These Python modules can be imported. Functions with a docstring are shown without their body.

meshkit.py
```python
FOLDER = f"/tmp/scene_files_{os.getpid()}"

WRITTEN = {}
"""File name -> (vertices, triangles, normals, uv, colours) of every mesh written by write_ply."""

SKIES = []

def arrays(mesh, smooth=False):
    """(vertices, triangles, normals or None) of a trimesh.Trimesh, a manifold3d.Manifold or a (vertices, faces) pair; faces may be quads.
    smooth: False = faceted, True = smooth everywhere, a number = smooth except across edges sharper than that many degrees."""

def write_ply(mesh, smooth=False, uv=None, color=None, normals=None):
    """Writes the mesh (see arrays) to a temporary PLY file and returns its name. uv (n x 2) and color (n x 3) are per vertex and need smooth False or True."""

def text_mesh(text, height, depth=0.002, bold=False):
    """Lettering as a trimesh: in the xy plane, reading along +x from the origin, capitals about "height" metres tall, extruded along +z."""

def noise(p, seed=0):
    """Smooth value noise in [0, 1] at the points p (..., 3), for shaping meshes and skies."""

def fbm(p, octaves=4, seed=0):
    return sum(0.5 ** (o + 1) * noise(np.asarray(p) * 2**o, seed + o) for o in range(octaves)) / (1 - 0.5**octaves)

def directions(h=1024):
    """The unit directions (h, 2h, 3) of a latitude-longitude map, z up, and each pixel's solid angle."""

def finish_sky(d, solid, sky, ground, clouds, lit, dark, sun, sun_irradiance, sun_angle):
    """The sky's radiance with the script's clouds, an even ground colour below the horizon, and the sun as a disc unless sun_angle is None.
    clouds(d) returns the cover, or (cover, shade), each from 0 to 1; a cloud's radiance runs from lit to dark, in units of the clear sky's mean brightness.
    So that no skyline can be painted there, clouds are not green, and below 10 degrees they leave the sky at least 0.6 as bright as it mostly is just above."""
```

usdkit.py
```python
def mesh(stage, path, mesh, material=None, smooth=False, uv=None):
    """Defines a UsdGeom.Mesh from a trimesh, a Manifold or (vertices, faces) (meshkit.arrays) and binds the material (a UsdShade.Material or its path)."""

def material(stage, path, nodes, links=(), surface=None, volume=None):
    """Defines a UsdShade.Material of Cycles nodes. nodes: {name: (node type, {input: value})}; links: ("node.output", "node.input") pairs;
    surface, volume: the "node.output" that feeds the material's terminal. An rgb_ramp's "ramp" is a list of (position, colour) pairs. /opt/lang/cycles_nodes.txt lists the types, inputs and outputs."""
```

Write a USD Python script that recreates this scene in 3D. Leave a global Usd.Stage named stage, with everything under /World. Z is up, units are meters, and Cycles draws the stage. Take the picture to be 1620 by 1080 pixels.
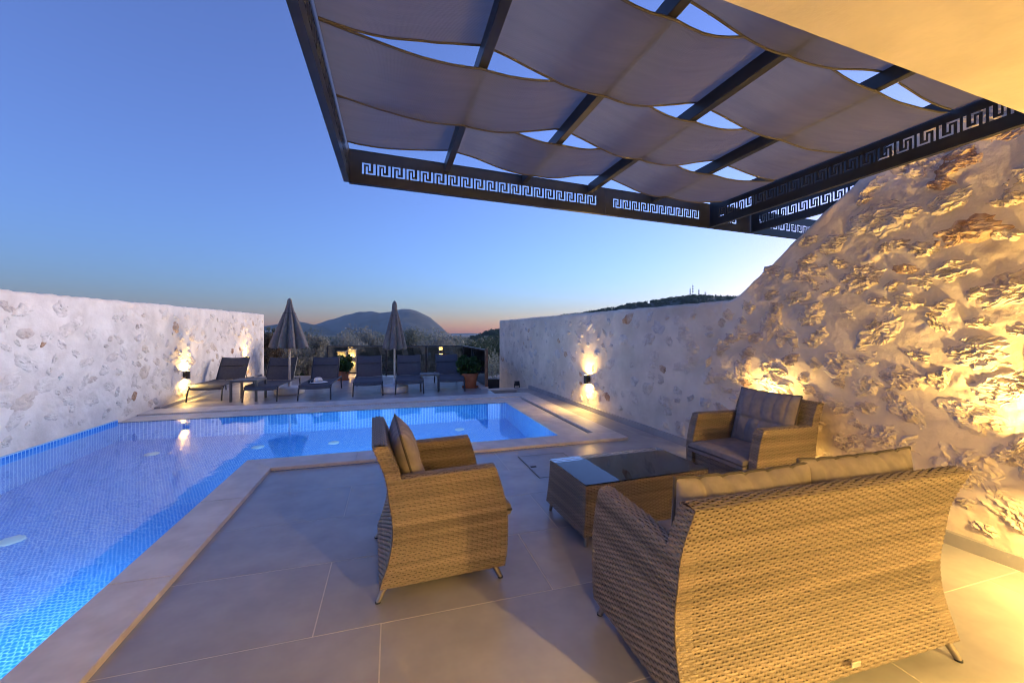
import math, random
import numpy as np, trimesh, usdkit, meshkit
from pxr import Usd, UsdGeom, UsdLux, UsdShade, Gf, Sdf, Vt
from shapely.geometry import Polygon, box as sbox, LineString
from shapely.ops import unary_union

stage = Usd.Stage.CreateInMemory()
UsdGeom.SetStageUpAxis(stage, UsdGeom.Tokens.z)
UsdGeom.SetStageMetersPerUnit(stage, 1.0)
world = UsdGeom.Xform.Define(stage, '/World')
stage.SetDefaultPrim(world.GetPrim())
UsdGeom.Scope.Define(stage, '/World/Looks')
PI = math.pi

# ------------------------------------------------------------------ camera, sky, sun, exposure
EYE = 1.4
YAW = math.atan2(190, 635)
cam = UsdGeom.Camera.Define(stage, '/World/camera')
cam.AddTranslateOp().Set(Gf.Vec3d(0, 0, EYE))
cam.AddRotateXYZOp().Set(Gf.Vec3f(90, 0, -math.degrees(YAW)))
HAP = 36.0
cam.CreateHorizontalApertureAttr(HAP)
cam.CreateVerticalApertureAttr(HAP * 682 / 1024)
cam.CreateFocalLengthAttr(HAP * 635 / 1620)
cam.CreateVerticalApertureOffsetAttr(-HAP * 15 / 1620)
cam.CreateClippingRangeAttr(Gf.Vec2f(0.05, 40000))
EXPOSURE = 3.08
cam.CreateExposureAttr(EXPOSURE)

SUN_ELEV, SUN_ROT = math.radians(1.0), math.radians(66)
dome = UsdLux.DomeLight.Define(stage, '/World/sky')
dome.GetPrim().SetCustomDataByKey('kind', 'structure')
sky_m = usdkit.material(stage, '/World/Looks/sky_look', {
    'sky': ('sky_texture', {'sky_type': 'single_scattering', 'sun_disc': False, 'sun_elevation': SUN_ELEV, 'sun_rotation': SUN_ROT,
                            'altitude': 100.0, 'air_density': 1.0, 'aerosol_density': 0.6, 'ozone_density': 5.0}),
    # the camera's cool white balance: the whole sky a little less saturated and shifted towards violet
    'sat': ('hsv', {'saturation': .89}),
    'wb': ('mix', {'mix_type': 'multiply', 'fac': 1.0, 'color2': (1.20, .955, .99)}),
    'bg': ('background_shader', {'strength': 0.15})},
    [('sky.color', 'sat.color'), ('sat.color', 'wb.color1'), ('wb.color', 'bg.color')], surface='bg.background')
UsdShade.MaterialBindingAPI.Apply(dome.GetPrim()).Bind(sky_m)

# the bright western afterglow, low on the right
glow = UsdLux.DistantLight.Define(stage, '/World/afterglow')
glow.CreateNormalizeAttr(True)
glow.CreateIntensityAttr(0.10)
glow.CreateAngleAttr(20.0)
glow.CreateColorAttr(Gf.Vec3f(1.0, .86, .80))
GLOW_ELEV = math.radians(9)
glow.AddRotateXYZOp().Set(Gf.Vec3f(90 - math.degrees(GLOW_ELEV), 0, 180 - math.degrees(SUN_ROT)))

HAZE = .00009

# ------------------------------------------------------------------ helpers
rng = np.random.default_rng(7)
RND = random.Random(5)
_used = {}


def numbered(path):
    n = _used.get(path, 0)
    _used[path] = n + 1
    return path if n == 0 else f'{path}_{n:03d}'


def say(p, label=None, cat=None, group=None, kind=None):
    p = p.GetPrim() if hasattr(p, 'GetPrim') else p
    for k, v in (('label', label), ('category', cat), ('group', group), ('kind', kind)):
        if v:
            p.SetCustomDataByKey(k, v)
    return p


def thing(name, label=None, cat=None, loc=(0, 0, 0), rotz=0, group=None, kind=None):
    x = UsdGeom.Xform.Define(stage, numbered('/World/' + name))
    x.AddTranslateOp().Set(Gf.Vec3d(*map(float, loc)))
    x.AddRotateZOp().Set(float(rotz))
    return say(x, label, cat, group, kind)


def part(name, mesh, m, parent=None, smooth=False, kind=None, label=None, cat=None, group=None):
    base = str(parent.GetPath()) if parent is not None else '/World'
    p = usdkit.mesh(stage, numbered(base + '/' + name), mesh, m, smooth=smooth)
    return say(p, label, cat, group, kind)


def copy_of(src, loc, rotz, label=None, group=None):
    x = UsdGeom.Xform.Define(stage, numbered('/World/' + src.GetName().rstrip('0123456789_')))
    p = x.GetPrim()
    p.GetReferences().AddInternalReference(src.GetPath())
    p.GetAttribute('xformOp:translate').Set(Gf.Vec3d(*map(float, loc)))
    p.GetAttribute('xformOp:rotateZ').Set(float(rotz))
    p.SetInstanceable(True)
    say(p, label, src.GetCustomDataByKey('category'), group or src.GetCustomDataByKey('group'))
    return p


def join(ms):
    return trimesh.util.concatenate(ms)


def bx(x0, x1, y0, y1, z0, z1):
    m = trimesh.creation.box((x1 - x0, y1 - y0, z1 - z0))
    m.apply_translation(((x0 + x1) / 2, (y0 + y1) / 2, (z0 + z1) / 2))
    return m


def rbox(x0, x1, y0, y1, z0, z1, r=0.006):
    import manifold3d as mf
    s = mf.Manifold.sphere(r, 8)
    m = mf.Manifold.batch_hull([s.translate((x, y, z)) for x in (x0 + r, x1 - r) for y in (y0 + r, y1 - r) for z in (z0 + r, z1 - r)])
    k = m.to_mesh()
    return trimesh.Trimesh(k.vert_properties[:, :3], k.tri_verts, process=False)


def prism(poly, z0, z1):
    m = trimesh.creation.extrude_polygon(poly, z1 - z0, engine='earcut')
    m.apply_translation((0, 0, z0))
    return m


def tube(pts, r, n=8, caps=True):
    p = np.asarray(pts, float)
    r = np.broadcast_to(np.asarray(r, float), (len(p),))
    t = np.gradient(p, axis=0)
    t /= np.linalg.norm(t, axis=1, keepdims=True) + 1e-12
    ref = np.array([0, 0, 1.0]) if abs(t[:, 2]).mean() < 0.8 else np.array([1.0, 0, 0])
    a = np.cross(t, ref)
    a /= np.linalg.norm(a, axis=1, keepdims=True) + 1e-12
    b = np.cross(a, t)
    th = np.arange(n) * 2 * PI / n
    v = p[:, None] + r[:, None, None] * (np.cos(th)[None, :, None] * a[:, None] + np.sin(th)[None, :, None] * b[:, None])
    f = []
    for i in range(len(p) - 1):
        for j in range(n):
            k = (j + 1) % n
            f += [(i * n + j, i * n + k, (i + 1) * n + k), (i * n + j, (i + 1) * n + k, (i + 1) * n + j)]
    v = v.reshape(-1, 3)
    if caps:
        for i, o in ((0, 1), (len(p) - 1, 0)):
            c = len(v)
            v = np.vstack([v, p[i]])
            for j in range(n):
                k = (j + 1) % n
                f.append((c, i * n + k, i * n + j) if o else (c, i * n + j, i * n + k))
    return trimesh.Trimesh(v, f, process=False)


def lathe(prof, n=32):
    """prof: (radius, z) from bottom to top"""
    p = np.asarray(prof, float)
    th = np.arange(n) * 2 * PI / n
    v = np.stack([p[:, None, 0] * np.cos(th), p[:, None, 0] * np.sin(th), np.broadcast_to(p[:, None, 1], (len(p), n))], -1).reshape(-1, 3)
    f = []
    for i in range(len(p) - 1):
        for j in range(n):
            k = (j + 1) % n
            f += [(i * n + j, i * n + k, (i + 1) * n + k), (i * n + j, (i + 1) * n + k, (i + 1) * n + j)]
    return trimesh.Trimesh(v, f, process=False)


def grid_faces(nu, nv, flip=False):
    i, j = np.meshgrid(np.arange(nu - 1), np.arange(nv - 1), indexing='ij')
    a = (i * nv + j).ravel()
    q = np.stack([a, a + nv, a + nv + 1, a + 1], 1)
    if flip:
        q = q[:, ::-1]
    return np.vstack([q[:, [0, 1, 2]], q[:, [0, 2, 3]]])


def shift(m, x=0, y=0, z=0, rz=0, rx=0, ry=0):
    m = m.copy()
    for ang, ax in ((rx, (1, 0, 0)), (ry, (0, 1, 0)), (rz, (0, 0, 1))):
        if ang:
            m.apply_transform(trimesh.transformations.rotation_matrix(ang, ax))
    m.apply_translation((x, y, z))
    return m


# ------------------------------------------------------------------ materials
def look(name, c1, c2=None, scale=6.0, rough=0.5, bump=None, detail=4.0, metallic=0.0, spec=0.5, lo=0.35, hi=0.65, mid=None, island=0.0, obj=False, rough2=None, coat=0.0, each=0.0):
    n = {'geo': ('geometry', {}), 'p': ('principled_bsdf', {'roughness': rough, 'metallic': metallic, 'specular_ior_level': spec, 'coat_weight': coat, 'base_color': c1})}
    L = []
    src = 'geo.position'
    if obj:
        n['tc'] = ('texture_coordinate', {})
        src = 'tc.object'
    last = None
    if c2 is not None:
        n['nz'] = ('noise_texture', {'scale': float(scale), 'detail': float(detail), 'roughness': 0.6})
        stops = [(lo, c1), (hi, c2)] if mid is None else [(lo, c1), ((lo + hi) / 2, mid), (hi, c2)]
        n['rp'] = ('rgb_ramp', {'ramp': stops})
        L += [(src, 'nz.vector'), ('nz.fac', 'rp.fac')]
        last = 'rp.color'
        if rough2 is not None:
            n['mr'] = ('map_range', {'from_min': lo, 'from_max': hi, 'to_min': float(rough), 'to_max': float(rough2), 'clamp': True})
            L += [('nz.fac', 'mr.value'), ('mr.result', 'p.roughness')]
    if island:
        n['hs'] = ('hsv', {'color': c1})
        n['mm'] = ('map_range', {'from_min': 0.0, 'from_max': 1.0, 'to_min': 1 - island, 'to_max': 1 + island})
        L += [('geo.random_per_island', 'mm.value'), ('mm.result', 'hs.value')]
        if last:
            L.append((last, 'hs.color'))
        last = 'hs.color'
    if each:
        n['oi'], n['eh'] = ('object_info', {}), ('hsv', {'color': c1})
        n['em'] = ('map_range', {'from_min': 0.0, 'from_max': 1.0, 'to_min': 1 - each, 'to_max': 1 + each})
        L += [('oi.random', 'em.value'), ('em.result', 'eh.value')] + ([(last, 'eh.color')] if last else [])
        last = 'eh.color'
    if last:
        L.append((last, 'p.base_color'))
    if bump:
        bs, st, dist = bump
        n['bn'] = ('noise_texture', {'scale': float(bs), 'detail': 5.0, 'roughness': 0.6})
        n['b'] = ('bump', {'strength': float(st), 'distance': float(dist)})
        L += [(src, 'bn.vector'), ('bn.fac', 'b.height'), ('b.normal', 'p.normal')]
    return usdkit.material(stage, '/World/Looks/' + name, n, L, surface='p.BSDF')


M = {}
M['mortar_white'] = look('mortar_white', (.56, .50, .44), (.73, .67, .60), 2.6, .85, (38, .35, .012), 6, spec=.25)
M['mortar'] = look('mortar', (.52, .44, .355), (.68, .59, .49), 2.2, .85, (38, .35, .012), 6, spec=.25)
M['stone_pale'] = look('stone_pale', (.48, .405, .335), (.67, .585, .49), 9, .85, (60, .6, .012), 6, spec=.25)
M['stone_white'] = look('stone_white', (.56, .50, .44), (.72, .66, .59), 9, .85, (60, .7, .012), 6, spec=.25)
M['stone_tan'] = look('stone_tan', (.42, .345, .29), (.60, .52, .45), 9, .85, (60, .6, .012), 6, spec=.25)
M['stone_grey'] = look('stone_grey', (.42, .385, .36), (.60, .545, .50), 9, .85, (60, .6, .012), 6, spec=.25)
M['stone_rust'] = look('stone_rust', (.32, .17, .09), (.58, .45, .34), 9, .85, (60, .6, .012), 6, spec=.25)
M['tile'] = look('floor_tile', (.27, .258, .258), (.335, .318, .314), 2.6, .27, (90, .06, .003), 6, rough2=.30, spec=.6, each=.07)
M['tile_b'] = look('floor_tile_warm', (.29, .275, .27), (.355, .335, .328), 3.1, .28, (90, .06, .003), 6, rough2=.31, spec=.6, each=.07)
M['grout'] = look('grout', (.50, .45, .39), (.58, .52, .46), 20, .9)
M['coping'] = look('travertine', (.56, .50, .44), (.69, .63, .56), 5, .55, (70, .2, .004), 6)
M['concrete'] = look('concrete', (.25, .24, .23), (.33, .32, .30), 3, .9, (30, .3, .01))
M['white_plastic'] = look('white_plastic', (.68, .66, .64), (.74, .72, .70), 8, .5)
M['slot'] = look('dark_slot', (.02, .025, .035), None, rough=.6)
M['black_metal'] = look('black_metal', (.014, .015, .018), (.022, .023, .026), 12, .38, (120, .05, .002), metallic=0.0)
M['lamp_metal'] = look('lamp_metal', (.02, .018, .016), None, rough=.45)
M['leg_metal'] = look('leg_metal', (.33, .29, .25), None, rough=.35, metallic=.85)
M['plaster'] = look('plaster', (.40, .365, .315), (.50, .455, .395), 2.6, .9, (26, .22, .008), 7)
M['wood'] = look('wood', (.13, .06, .035), (.20, .10, .06), 9, .55)
M['terracotta'] = look('terracotta', (.36, .13, .065), (.45, .18, .09), 9, .8, (50, .2, .004))
M['soil'] = look('soil', (.03, .022, .016), (.05, .035, .025), 30, .95)
M['hat'] = look('straw_white', (.72, .68, .64), None, rough=.8)
M['sling'] = look('sling_fabric', (.055, .058, .072), (.07, .072, .088), 25, .75, (700, .3, .001))
M['lounger_metal'] = look('lounger_metal', (.05, .05, .055), None, rough=.4, metallic=.5)
M['table_grey'] = look('table_grey', (.10, .095, .095), None, rough=.5)
M['cushion'] = look('cushion_fabric', (.20, .175, .17), (.25, .22, .21), 18, .9, (900, .35, .0012), spec=.2)
M['piping'] = look('piping', (.06, .052, .05), None, rough=.85)
M['wicker_core'] = look('wicker_core', (.045, .03, .02), None, rough=.9)
M['bark'] = look('bark', (.09, .075, .06), (.15, .13, .11), 12, .95)
M['ground'] = look('ground', (.055, .06, .035), (.12, .105, .07), .35, .95)
M['tag'] = look('steel_tag', (.62, .58, .52), None, rough=.35, metallic=.6)
M['house_white'] = look('far_house_white', (.62, .60, .57), None, rough=.9)
M['house_roof'] = look('far_house_roof', (.30, .15, .10), None, rough=.9)
M['window_dark'] = look('window_dark', (.03, .035, .045), None, rough=.15)

M['wicker'] = usdkit.material(stage, '/World/Looks/wicker', {
    'geo': ('geometry', {}),
    'rp': ('rgb_ramp', {'ramp': [(0, (.21, .165, .125)), (.25, (.35, .29, .22)), (.6, (.47, .40, .31)), (.85, (.60, .53, .425)), (1, (.30, .25, .20))]}),
    'tc': ('texture_coordinate', {}),
    'mp': ('mapping', {'scale': (.35, .35, 21.0)}),
    'nz': ('noise_texture', {'scale': 1.0, 'detail': 3.0}),
    'mr': ('map_range', {'from_min': .32, 'from_max': .68, 'to_min': .60, 'to_max': 1.38}),
    'hs': ('hsv', {}),
    'p': ('principled_bsdf', {'roughness': .48, 'specular_ior_level': .4})},
    [('geo.random_per_island', 'rp.fac'), ('rp.color', 'hs.color'), ('tc.object', 'mp.vector'), ('mp.vector', 'nz.vector'), ('nz.fac', 'mr.value'), ('mr.result', 'hs.value'), ('hs.color', 'p.base_color')], surface='p.BSDF')

M['canvas'] = usdkit.material(stage, '/World/Looks/canvas', {
    'tc': ('texture_coordinate', {}),
    'w1': ('wave_texture', {'bands_direction': 'x', 'scale': 95.0, 'distortion': 1.5, 'detail': 2.0, 'detail_scale': 3.0}),
    'w2': ('wave_texture', {'bands_direction': 'y', 'scale': 95.0, 'distortion': 1.5, 'detail': 2.0, 'detail_scale': 3.0}),
    'ad': ('math', {'math_type': 'add'}),
    'nz': ('noise_texture', {'scale': 5.0, 'detail': 6.0, 'roughness': .65}),
    'mp': ('mapping', {'scale': (.35, 4.0, 1.0)}),
    'rp': ('rgb_ramp', {'ramp': [(.3, (.14, .135, .14)), (.7, (.195, .187, .19))]}),
    'b': ('bump', {'strength': .5, 'distance': .002}),
    'd': ('diffuse_bsdf', {'roughness': .5}),
    't': ('translucent_bsdf', {'color': (.25, .27, .32)}),
    'mx': ('mix_closure', {'fac': .5})},
    [('tc.object', 'w1.vector'), ('tc.object', 'w2.vector'), ('w1.fac', 'ad.value1'), ('w2.fac', 'ad.value2'), ('tc.object', 'mp.vector'), ('mp.vector', 'nz.vector'),
     ('nz.fac', 'rp.fac'), ('rp.color', 'd.color'), ('ad.value', 'b.height'), ('b.normal', 'd.normal'), ('b.normal', 't.normal'),
     ('d.BSDF', 'mx.closure1'), ('t.BSDF', 'mx.closure2')], surface='mx.closure')

M['hem'] = look('canvas_hem', (.075, .068, .07), None, rough=.9)
M['umbrella'] = look('umbrella_fabric', (.115, .10, .097), (.15, .13, .125), 12, .9, (500, .2, .001))

M['water'] = usdkit.material(stage, '/World/Looks/water', {
    'geo': ('geometry', {}),
    'n1': ('noise_texture', {'scale': 3.0, 'detail': 4.0, 'roughness': .55, 'distortion': .5}),
    'b': ('bump', {'strength': .15, 'distance': .012}),
    'g': ('glass_bsdf', {'IOR': 1.33, 'roughness': 0.0, 'color': (.93, .98, 1.0)})},
    [('geo.position', 'n1.vector'), ('n1.fac', 'b.height'), ('b.normal', 'g.normal')], surface='g.BSDF')


def mosaic(name, plane):
    """blue pool mosaic with pale joints; plane names the two world axes that lie in the surface"""
    n = {'geo': ('geometry', {}), 'sx': ('separate_xyz', {}), 'cx': ('combine_xyz', {}),
         'bt': ('brick_texture', {'scale': 1.0, 'brick_width': .030 if plane == 'xy' else .05, 'row_height': .030 if plane == 'xy' else .05, 'mortar_size': .0026 if plane == 'xy' else .0055, 'mortar_smooth': .1, 'offset': 0.5 if plane == 'xy' else 0.0,
                                  'color1': (.02, .20, .66), 'color2': (.03, .25, .74), 'mortar': (.34, .60, .88), 'bias': 0.0}),
         'p': ('principled_bsdf', {'roughness': .25})}
    L = [('geo.position', 'sx.vector'), (f'sx.{plane[0]}', 'cx.x'), (f'sx.{plane[1]}', 'cx.y'), ('cx.vector', 'bt.vector'), ('bt.color', 'p.base_color')]
    return usdkit.material(stage, '/World/Looks/' + name, n, L, surface='p.BSDF')


M['mosaic_floor'], M['mosaic_x'], M['mosaic_y'] = mosaic('mosaic_floor', 'xy'), mosaic('mosaic_along_x', 'xz'), mosaic('mosaic_along_y', 'yz')

M['glass'] = usdkit.material(stage, '/World/Looks/tinted_glass', {
    'fr': ('fresnel', {'IOR': 1.5}),
    't': ('transparent_bsdf', {'color': (.55, .58, .60)}),
    'g': ('glossy_bsdf', {'roughness': 0.0, 'color': (1, 1, 1)}),
    'mx': ('mix_closure', {})}, [('fr.fac', 'mx.fac'), ('t.BSDF', 'mx.closure1'), ('g.BSDF', 'mx.closure2')], surface='mx.closure')
M['table_glass'] = usdkit.material(stage, '/World/Looks/table_glass', {
    'fr': ('fresnel', {'IOR': 1.5}),
    't': ('transparent_bsdf', {'color': (.96, .97, .965)}),
    'g': ('glossy_bsdf', {'roughness': 0.0, 'color': (1, 1, 1)}),
    'mx': ('mix_closure', {})}, [('fr.fac', 'mx.fac'), ('t.BSDF', 'mx.closure1'), ('g.BSDF', 'mx.closure2')], surface='mx.closure')


def leaf_look(name, c1, c2, c3):
    return usdkit.material(stage, '/World/Looks/' + name, {
        'geo': ('geometry', {}), 'rp': ('rgb_ramp', {'ramp': [(0, c1), (.6, c2), (1, c3)]}),
        'd': ('principled_bsdf', {'roughness': .55}), 't': ('translucent_bsdf', {}), 'mx': ('mix_closure', {'fac': .42})},
        [('geo.random_per_island', 'rp.fac'), ('rp.color', 'd.base_color'), ('rp.color', 't.color'), ('d.BSDF', 'mx.closure1'), ('t.BSDF', 'mx.closure2')], surface='mx.closure')


M['olive_leaf'] = leaf_look('olive_leaf', (.20, .22, .17), (.34, .36, .29), (.50, .51, .45))
M['grey_leaf'] = leaf_look('grey_leaf', (.27, .27, .22), (.40, .395, .34), (.52, .51, .46))
M['dark_leaf'] = leaf_look('dark_leaf', (.06, .09, .05), (.10, .14, .08), (.15, .20, .11))
M['green_leaf'] = leaf_look('green_leaf', (.03, .085, .02), (.055, .14, .035), (.10, .20, .06))
M['dry_leaf'] = leaf_look('dry_leaf', (.11, .075, .04), (.19, .13, .075), (.27, .20, .12))
M['white_flower'] = leaf_look('white_flower', (.45, .45, .45), (.55, .55, .56), (.65, .65, .66))
M['forest'] = look('forest_hill', (.018, .03, .016), (.05, .065, .035), .02, .95, None, 8)
M['mountain'] = look('mountain_scrub', (.025, .04, .028), (.07, .075, .055), .006, .95, None, 9)

# ------------------------------------------------------------------ lamps
WARM = (1.0, .62, .16)


def lamp_light(path, pos, up, power, cone=65, radius=.022, color=WARM):
    l = UsdLux.DiskLight.Define(stage, path)
    l.CreateRadiusAttr(radius)
    l.CreateNormalizeAttr(True)
    l.CreateIntensityAttr(power)
    l.CreateColorAttr(Gf.Vec3f(*color))
    l.AddTranslateOp().Set(Gf.Vec3d(*pos))
    l.AddRotateXYZOp().Set(Gf.Vec3f(180 if up else 0, 0, 0))
    sh = UsdLux.ShapingAPI.Apply(l.GetPrim())
    sh.CreateShapingConeAngleAttr(cone)
    return l


def sconce(x, y, z, nx, ny, label, up=1.0, down=1.0, cone=48, off=.075, radius=.022, group='up and down wall lamps on the stone walls'):
    """cylinder wall lamp with light leaving at both ends; (nx, ny) points away from the wall"""
    t = thing('wall_lamp', label, 'wall lamp', (x, y, z), 0, group)
    px, py = nx * off, ny * off
    h = .075
    body = lathe([(.036, -h + .02), (.04, -h + .02), (.042, -h), (.034, -h), (.034, -h + .018), (.0, -h + .018)], 24)
    ring = lathe([(.04, -h + .02), (.04, h - .02)], 24)
    top = lathe([(.0, h - .018), (.034, h - .018), (.034, h), (.042, h), (.04, h - .02)], 24)
    part('lamp_body', shift(join([body, ring, top]), px, py), M['lamp_metal'], t, smooth=40)
    w = .03
    plate = bx(-.012, .012, -w, w, -.05, .05) if abs(nx) > .5 else bx(-w, w, -.012, .012, -.05, .05)
    part('wall_plate', shift(plate, nx * .012, ny * .012), M['lamp_metal'], t)
    arm = tube([(nx * .02, ny * .02, 0), (nx * (off - .035), ny * (off - .035), 0)], .014)
    part('lamp_arm', arm, M['lamp_metal'], t, smooth=40)
    base = str(t.GetPath())
    lamp_light(base + '/light_up', (px, py, h - .010), True, up, cone, radius)
    lamp_light(base + '/light_down', (px, py, -h + .010), False, down, cone, radius)
    return t


# ------------------------------------------------------------------ ground and far land
def pxdir(u, v):
    c, s = math.cos(YAW), math.sin(YAW)
    k = (u - 810) / 635
    return np.array([s + k * c, c - k * s, (525 - v) / 635])


def ground_sheet():
    n = 90
    a = np.linspace(-1, 1, n)
    a = np.sign(a) * np.abs(a) ** 3 * 3500
    X, Y = np.meshgrid(a, a, indexing='ij')
    Z = -3.6 - .018 * np.clip(Y - 14, 0, 3000) * (Y > 14) * .35 + 1.2 * (meshkit.fbm(np.stack([X / 40, Y / 40, X * 0], -1), 3, 3) - .5) * np.clip((np.hypot(X, Y) - 20) / 40, 0, 1)
    Z = np.maximum(Z, -22)
    return trimesh.Trimesh(np.stack([X, Y, Z], -1).reshape(-1, 3), grid_faces(n, n), process=False)


part('ground', ground_sheet(), M['ground'], kind='structure', smooth=True)


def ridge(name, prof, D, depth, m, rough, base=-30, seed=0, n=160, nd=40, lead=1.0, kind='structure'):
    """a hill whose crest, at distance about D, follows the given bearings; it falls away to both sides"""
    pu = np.array([p[0] for p in prof], float)
    pv = np.array([p[1] for p in prof], float)
    us = np.linspace(pu[0], pu[-1], n)
    vs = np.interp(us, pu, pv)
    V = np.zeros((n, nd, 3))
    s = np.linspace(-1, 1, nd)
    for i, (u, v) in enumerate(zip(us, vs)):
        d = pxdir(u, v)
        crest = EYE + d[2] * D
        dist = D + s * depth * np.where(s < 0, lead, 1)
        fall = np.cos(np.clip(s, -1, 1) * PI / 2) ** 1.15
        V[i, :, 0], V[i, :, 1] = d[0] * dist, d[1] * dist
        V[i, :, 2] = base + (crest - base) * fall
    nz = meshkit.fbm(V * np.array([1, 1, 0]) / (depth * .22), 5, seed) - .5
    amp = rough * np.abs(s)[None, :] ** .6 * (1 - np.abs(s)[None, :])
    V[:, :, 2] += nz * amp
    return part(name, trimesh.Trimesh(V.reshape(-1, 3), grid_faces(n, nd), process=False), m, smooth=True, kind=kind)


ridge('mountain', [(395, 535), (430, 530), (470, 524), (492, 518), (510, 513), (530, 506), (545, 500), (560, 496), (575, 494), (587, 492.5), (600, 495), (618, 493), (635, 488.5), (648, 488.6),
                   (660, 492), (670, 496.5), (681, 502), (692, 512), (707, 526), (721, 535), (745, 540)], 2200, 760, M['mountain'], 145, base=-60, seed=2, nd=60)
ridge('far_hill', [(330, 522), (380, 519), (418, 516), (440, 512.5), (455, 510), (472, 509), (485, 511), (500, 515), (520, 520), (560, 527), (600, 532)], 1900, 500, M['forest'], 60, base=-50, seed=4)
ridge('distant_range', [(640, 529), (690, 528.5), (720, 527.5), (745, 527), (770, 528), (800, 526), (850, 524), (900, 527)], 3300, 250, M['mountain'], 20, base=-60, seed=6)
RIGHT_HILL = [(735, 541), (757, 531), (775, 526), (795, 522), (830, 513), (870, 505), (930, 497), (960, 492), (1000, 484), (1040, 479), (1075, 473), (1100, 471), (1130, 472), (1165, 474), (1230, 470), (1300, 480), (1400, 500)]
ridge('wooded_hill', RIGHT_HILL, 420, 190, M['forest'], 8, base=-25, seed=9)


# ------------------------------------------------------------------ foliage
def leaf_quads(centres, size, r, aspect=2.2, up=.2):
    n = len(centres)
    a = r.normal(size=(n, 3))
    a[:, 2] += up
    a /= np.linalg.norm(a, axis=1, keepdims=True)
    b = np.cross(a, r.normal(size=(n, 3)))
    b /= np.linalg.norm(b, axis=1, keepdims=True)
    s = size * r.uniform(.6, 1.35, (n, 1))
    p = np.asarray(centres)
    A, B = a * s, b * s / aspect
    v = np.stack([p - A, p + B * .9 - A * .1, p + A, p - B * .9 - A * .1], 1).reshape(-1, 3)
    i = np.arange(n)[:, None] * 4
    return trimesh.Trimesh(v, np.vstack([i + [0, 1, 2], i + [0, 2, 3]]), process=False)


def crown_points(r, n, rad, squash=.8, clumps=30, tight=.36):
    d = r.normal(size=(clumps, 3))
    d /= np.linalg.norm(d, axis=1, keepdims=True)
    c = d * rad * r.uniform(.35, .85, (clumps, 1))
    c[:, 2] *= squash
    k = r.integers(0, clumps, n)
    w = rad * tight * r.uniform(.6, 1.3, clumps)
    o = r.normal(size=(n, 3))
    o /= np.linalg.norm(o, axis=1, keepdims=True)
    o *= (r.uniform(0, 1, (n, 1)) ** .45) * w[k][:, None]
    return c[k] + o, c


def tree(label, loc, height, rad, leaf, nleaf, seed, lsize=.09, squash=.85, cat='tree', name='olive_tree', group=None, trunk_r=.13, up=.3):
    r = np.random.default_rng(seed)
    t = thing(name, label, cat, loc, 0, group)
    P, C = crown_points(r, nleaf, rad, squash)
    zc = height - rad * squash
    P[:, 2] += zc
    C = C + [0, 0, zc]
    part('crown', leaf_quads(P, lsize, r, up=up), M[leaf], t)
    ms = [tube([(0, 0, 0), (.06, .03, zc * .35), (.02, -.05, zc * .8), (0, 0, zc)], [trunk_r, trunk_r * .8, trunk_r * .65, trunk_r * .4], 8)]
    for c in C[::3]:
        st = np.array([0, 0, zc * r.uniform(.45, .9)])
        ms.append(tube([st, (st + c) / 2 + r.normal(size=3) * .1, c], [trunk_r * .4, trunk_r * .22, trunk_r * .08], 5))
    part('trunk', join(ms), M['bark'], t, smooth=True)
    return t


def floor_z(x, y):
    return -3.6 - .018 * max(0, y - 14) * .35


def at_px(u, dist):
    d = pxdir(u, 525)
    return float(d[0] * dist), float(d[1] * dist)


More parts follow.
